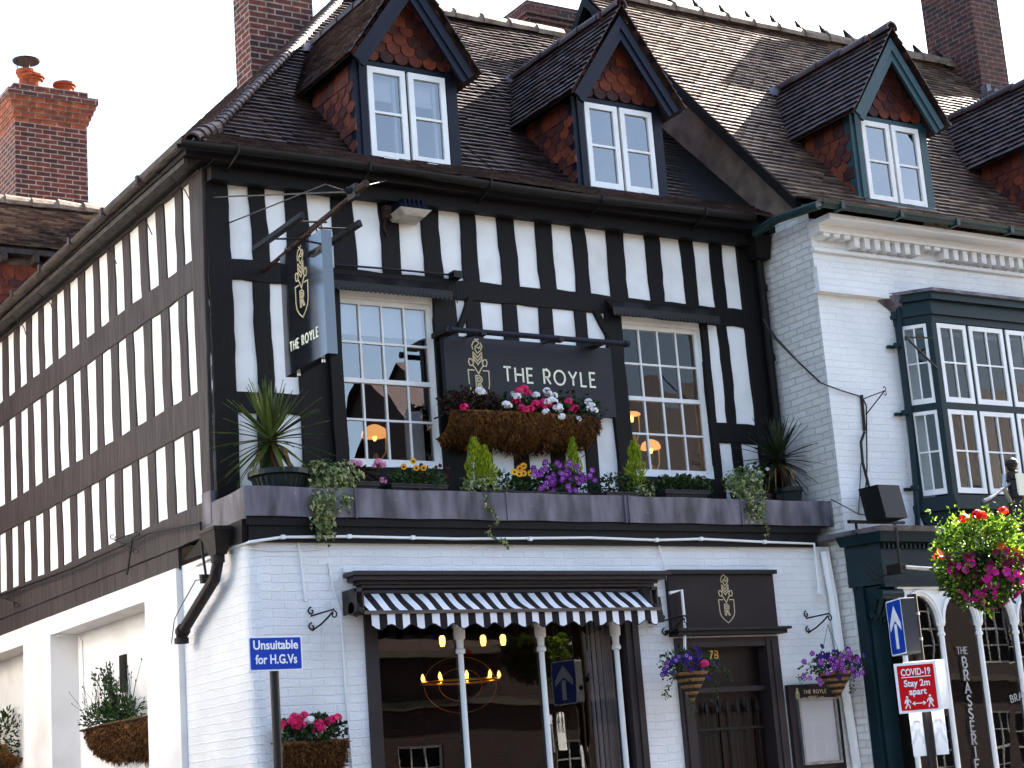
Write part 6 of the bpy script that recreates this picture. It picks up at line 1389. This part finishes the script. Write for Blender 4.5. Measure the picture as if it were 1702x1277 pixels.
b = MB(); run(b, [(1432, 657), (1437, 716)], -.87, .018); b.build('back_bar', K['rust'], t); b = MB(); p = at(1433, 664, Y=-.87); q = at(1470, 650, Y=-1.1); r_ = at(1439, 690, Y=-.87); b.tube([p, q], .006, 5); b.tube([r_, q], .007, 5)
for s_ in (1, -1): b.tube([q + Vector((.03 * (1 - k / 10) * math.sin(k * .7), 0, s_ * (.03 - .03 * (1 - k / 10) * math.cos(k * .7)))) for k in range(8)], .006, 4)
b.build('arm', K['iron'], t)
b = MB(); p0, p1, p2 = at(1506, 561, Y=-1.25), at(1550, 562, Y=-1.22), at(1557, 612, Y=-1.2); b.tube([p0, p1], .01, 5); b.tube([p0, p2], .013, 6); b.tube([p0 + Vector((0, 0, .01)), p0 + Vector((0, 0, -.03))], .02, 6); tag(b.build('bay_bracket', K['iron']), 'black triangular bracket fixed to the corner of the green bay window', 'bracket')
t = thing('strip_lamp', 'white tube lamp on a black scroll arm over the arched shopfront', 'lamp', tuple(at(1530, 945, Y=-1.45)))
b = MB(); b.tube([at(1504, 943, Y=-1.5), at(1566, 947, Y=-1.5)], .022, 10); b.tube([at(1590, 948, Y=-1.5), at(1702, 955, Y=-1.5)], .022, 10); b.build('tube', K['galv'], t)
b = MB(); p = at(1497, 945, Y=-1.45); b.tube([p, p + Vector((0, 0, .42))], .016, 6); b.box(p.x - .05, p.x + .05, -1.5, -1.3, p.z - .05, p.z + .05); b.tube([p + Vector((0, .1, 0)), (p.x - .15, -1.25, p.z - .1), (p.x - .3, -1.25, p.z)], .01, 5)
for k in range(2): b.tube([(p.x - .2 + .08 * (1 - i / 12) * math.cos(i * .6), -1.24, p.z + .05 - k * .12 + .08 * (1 - i / 12) * math.sin(i * .6)) for i in range(10)], .007, 4)
b.build('scroll_arm', K['iron'], t)

# glass lettering of the shopfront
b = MB(); fr = Frame((0, -1.212, 0), (1, 0, 0), (0, 0, 1)); s_ = .0
word(b, fr, 'THE', xat(1591, 1087, -1.212), zat(1600, 1087, -1.212), .07, sp=.3, w=.13, serif=True, width=.145)
for i, c_ in enumerate('BRASSERIE'):
    y_ = 1110 + i * 21.3; px_ = 1598 + i * 2.6; x_ = xat(px_ + 3, y_, -1.212); z_ = zat(px_, y_, -1.212); w0 = GL[c_][0]; word(b, fr, c_, x_ + (.55 - w0) * .05, z_, .105, w=.16, serif=True)
word(b, fr, 'THE', xat(1694, 1140, -1.212), zat(1694, 1140, -1.212), .06, w=.13, serif=True); fr3 = Frame((xat(1681, 1168, -1.212), -1.212, zat(1681, 1168, -1.212)), (1, 0, .18), (-.18, 0, 1)); word(b, fr3, 'BRASSERIE', 0, 0, .07, w=.13, serif=True)
b.build('window_lettering', K['etch'], hs)

# ------------------------------------------------------------ lamps inside
t = thing('chandelier', 'hooped chandelier with glowing candle bulbs inside the shop window', 'chandelier', tuple(at(765, 1130, Y=1.0)))
c0 = at(765, 1130, Y=1.0); b = MB(); b.tube([(c0.x + .42 * math.cos(a), 1.0 + .3 * math.sin(a), c0.z - .02) for a in [math.pi * 2 * k / 24 for k in range(25)]], .012, 5); 
for r1, r2 in ((.42, .28), (.25, .16)): b.tube([(c0.x + r1 * math.cos(a), 1.0, c0.z - .05 + r2 * math.sin(a)) for a in [math.pi * 2 * k / 30 for k in range(31)]], .003, 4)
b.tube([c0, (c0.x, 1.0, 3.7)], .006, 4); b.build('hoops', K['goldnum'], t); b = MB()
for k in range(9): a = 6.28 * k / 9 + .3; b.lathe([(.008, 0), (.02, .02), (.014, .045), (.002, .07)], (c0.x + .42 * math.cos(a), 1.0 + .3 * math.sin(a), c0.z), 8)
b.build('bulbs', K['bulb'], t)
for i, (x, y) in enumerate(((735, 1065), (803, 1064), (836, 1063))):
    p = at(x, y, Y=1.4); t = thing('pendant_bulb', ('bare glowing bulb hanging left of the first white mullion', 'bare glowing bulb just right of the first white mullion', 'bare glowing bulb furthest right under the awning')[i], 'bulb', tuple(p), 'bare bulbs in the shop window')
    b = MB(); b.lathe([(.02, -.06), (.03, -.02), (.03, .03), (.018, .05)], tuple(p), 10); b.build('bulb', K['bulb'], t); b = MB(); b.tube([p + Vector((0, 0, .05)), (p.x, p.y, 3.7)], .005, 4); b.build('flex', K['iron'], t)
for x, y, lab, r_ in ((622, 718, 'domed amber table lamp inside the left sash window', .13), (1049, 688, 'flat glowing lampshade inside the upper right sash window', .1), (1081, 740, 'domed glowing lamp inside the lower right sash window', .11)):
    p = at(x, y, Y=.55); t = thing('interior_lamp', lab, 'lamp', tuple(p)); k_ = .35 if y == 688 else .8
    b = MB(); b.lathe([(r_, -r_ * .5 * k_), (r_ * .97, -r_ * .1 * k_), (r_ * .8, r_ * .3 * k_), (r_ * .4, r_ * .6 * k_), (.02, r_ * .7 * k_)], tuple(p), 18); b.build('lamp_shade', K['shade'], t)
    b = MB(); b.lathe([(.012, -.09), (.022, -.06), (.014, -.03)], tuple(p), 8); b.build('bulb', K['bulb'], t); b = MB(); b.tube([p + Vector((r_, 0, 0)), p + Vector((r_ * .9, 0, -.2)), p + Vector((.02, 0, -.33))], .008, 5); b.lathe([(.06, -.36), (.04, -.3), (.02, -.22)], tuple(p), 10); b.build('stand', K['goldnum'], t)
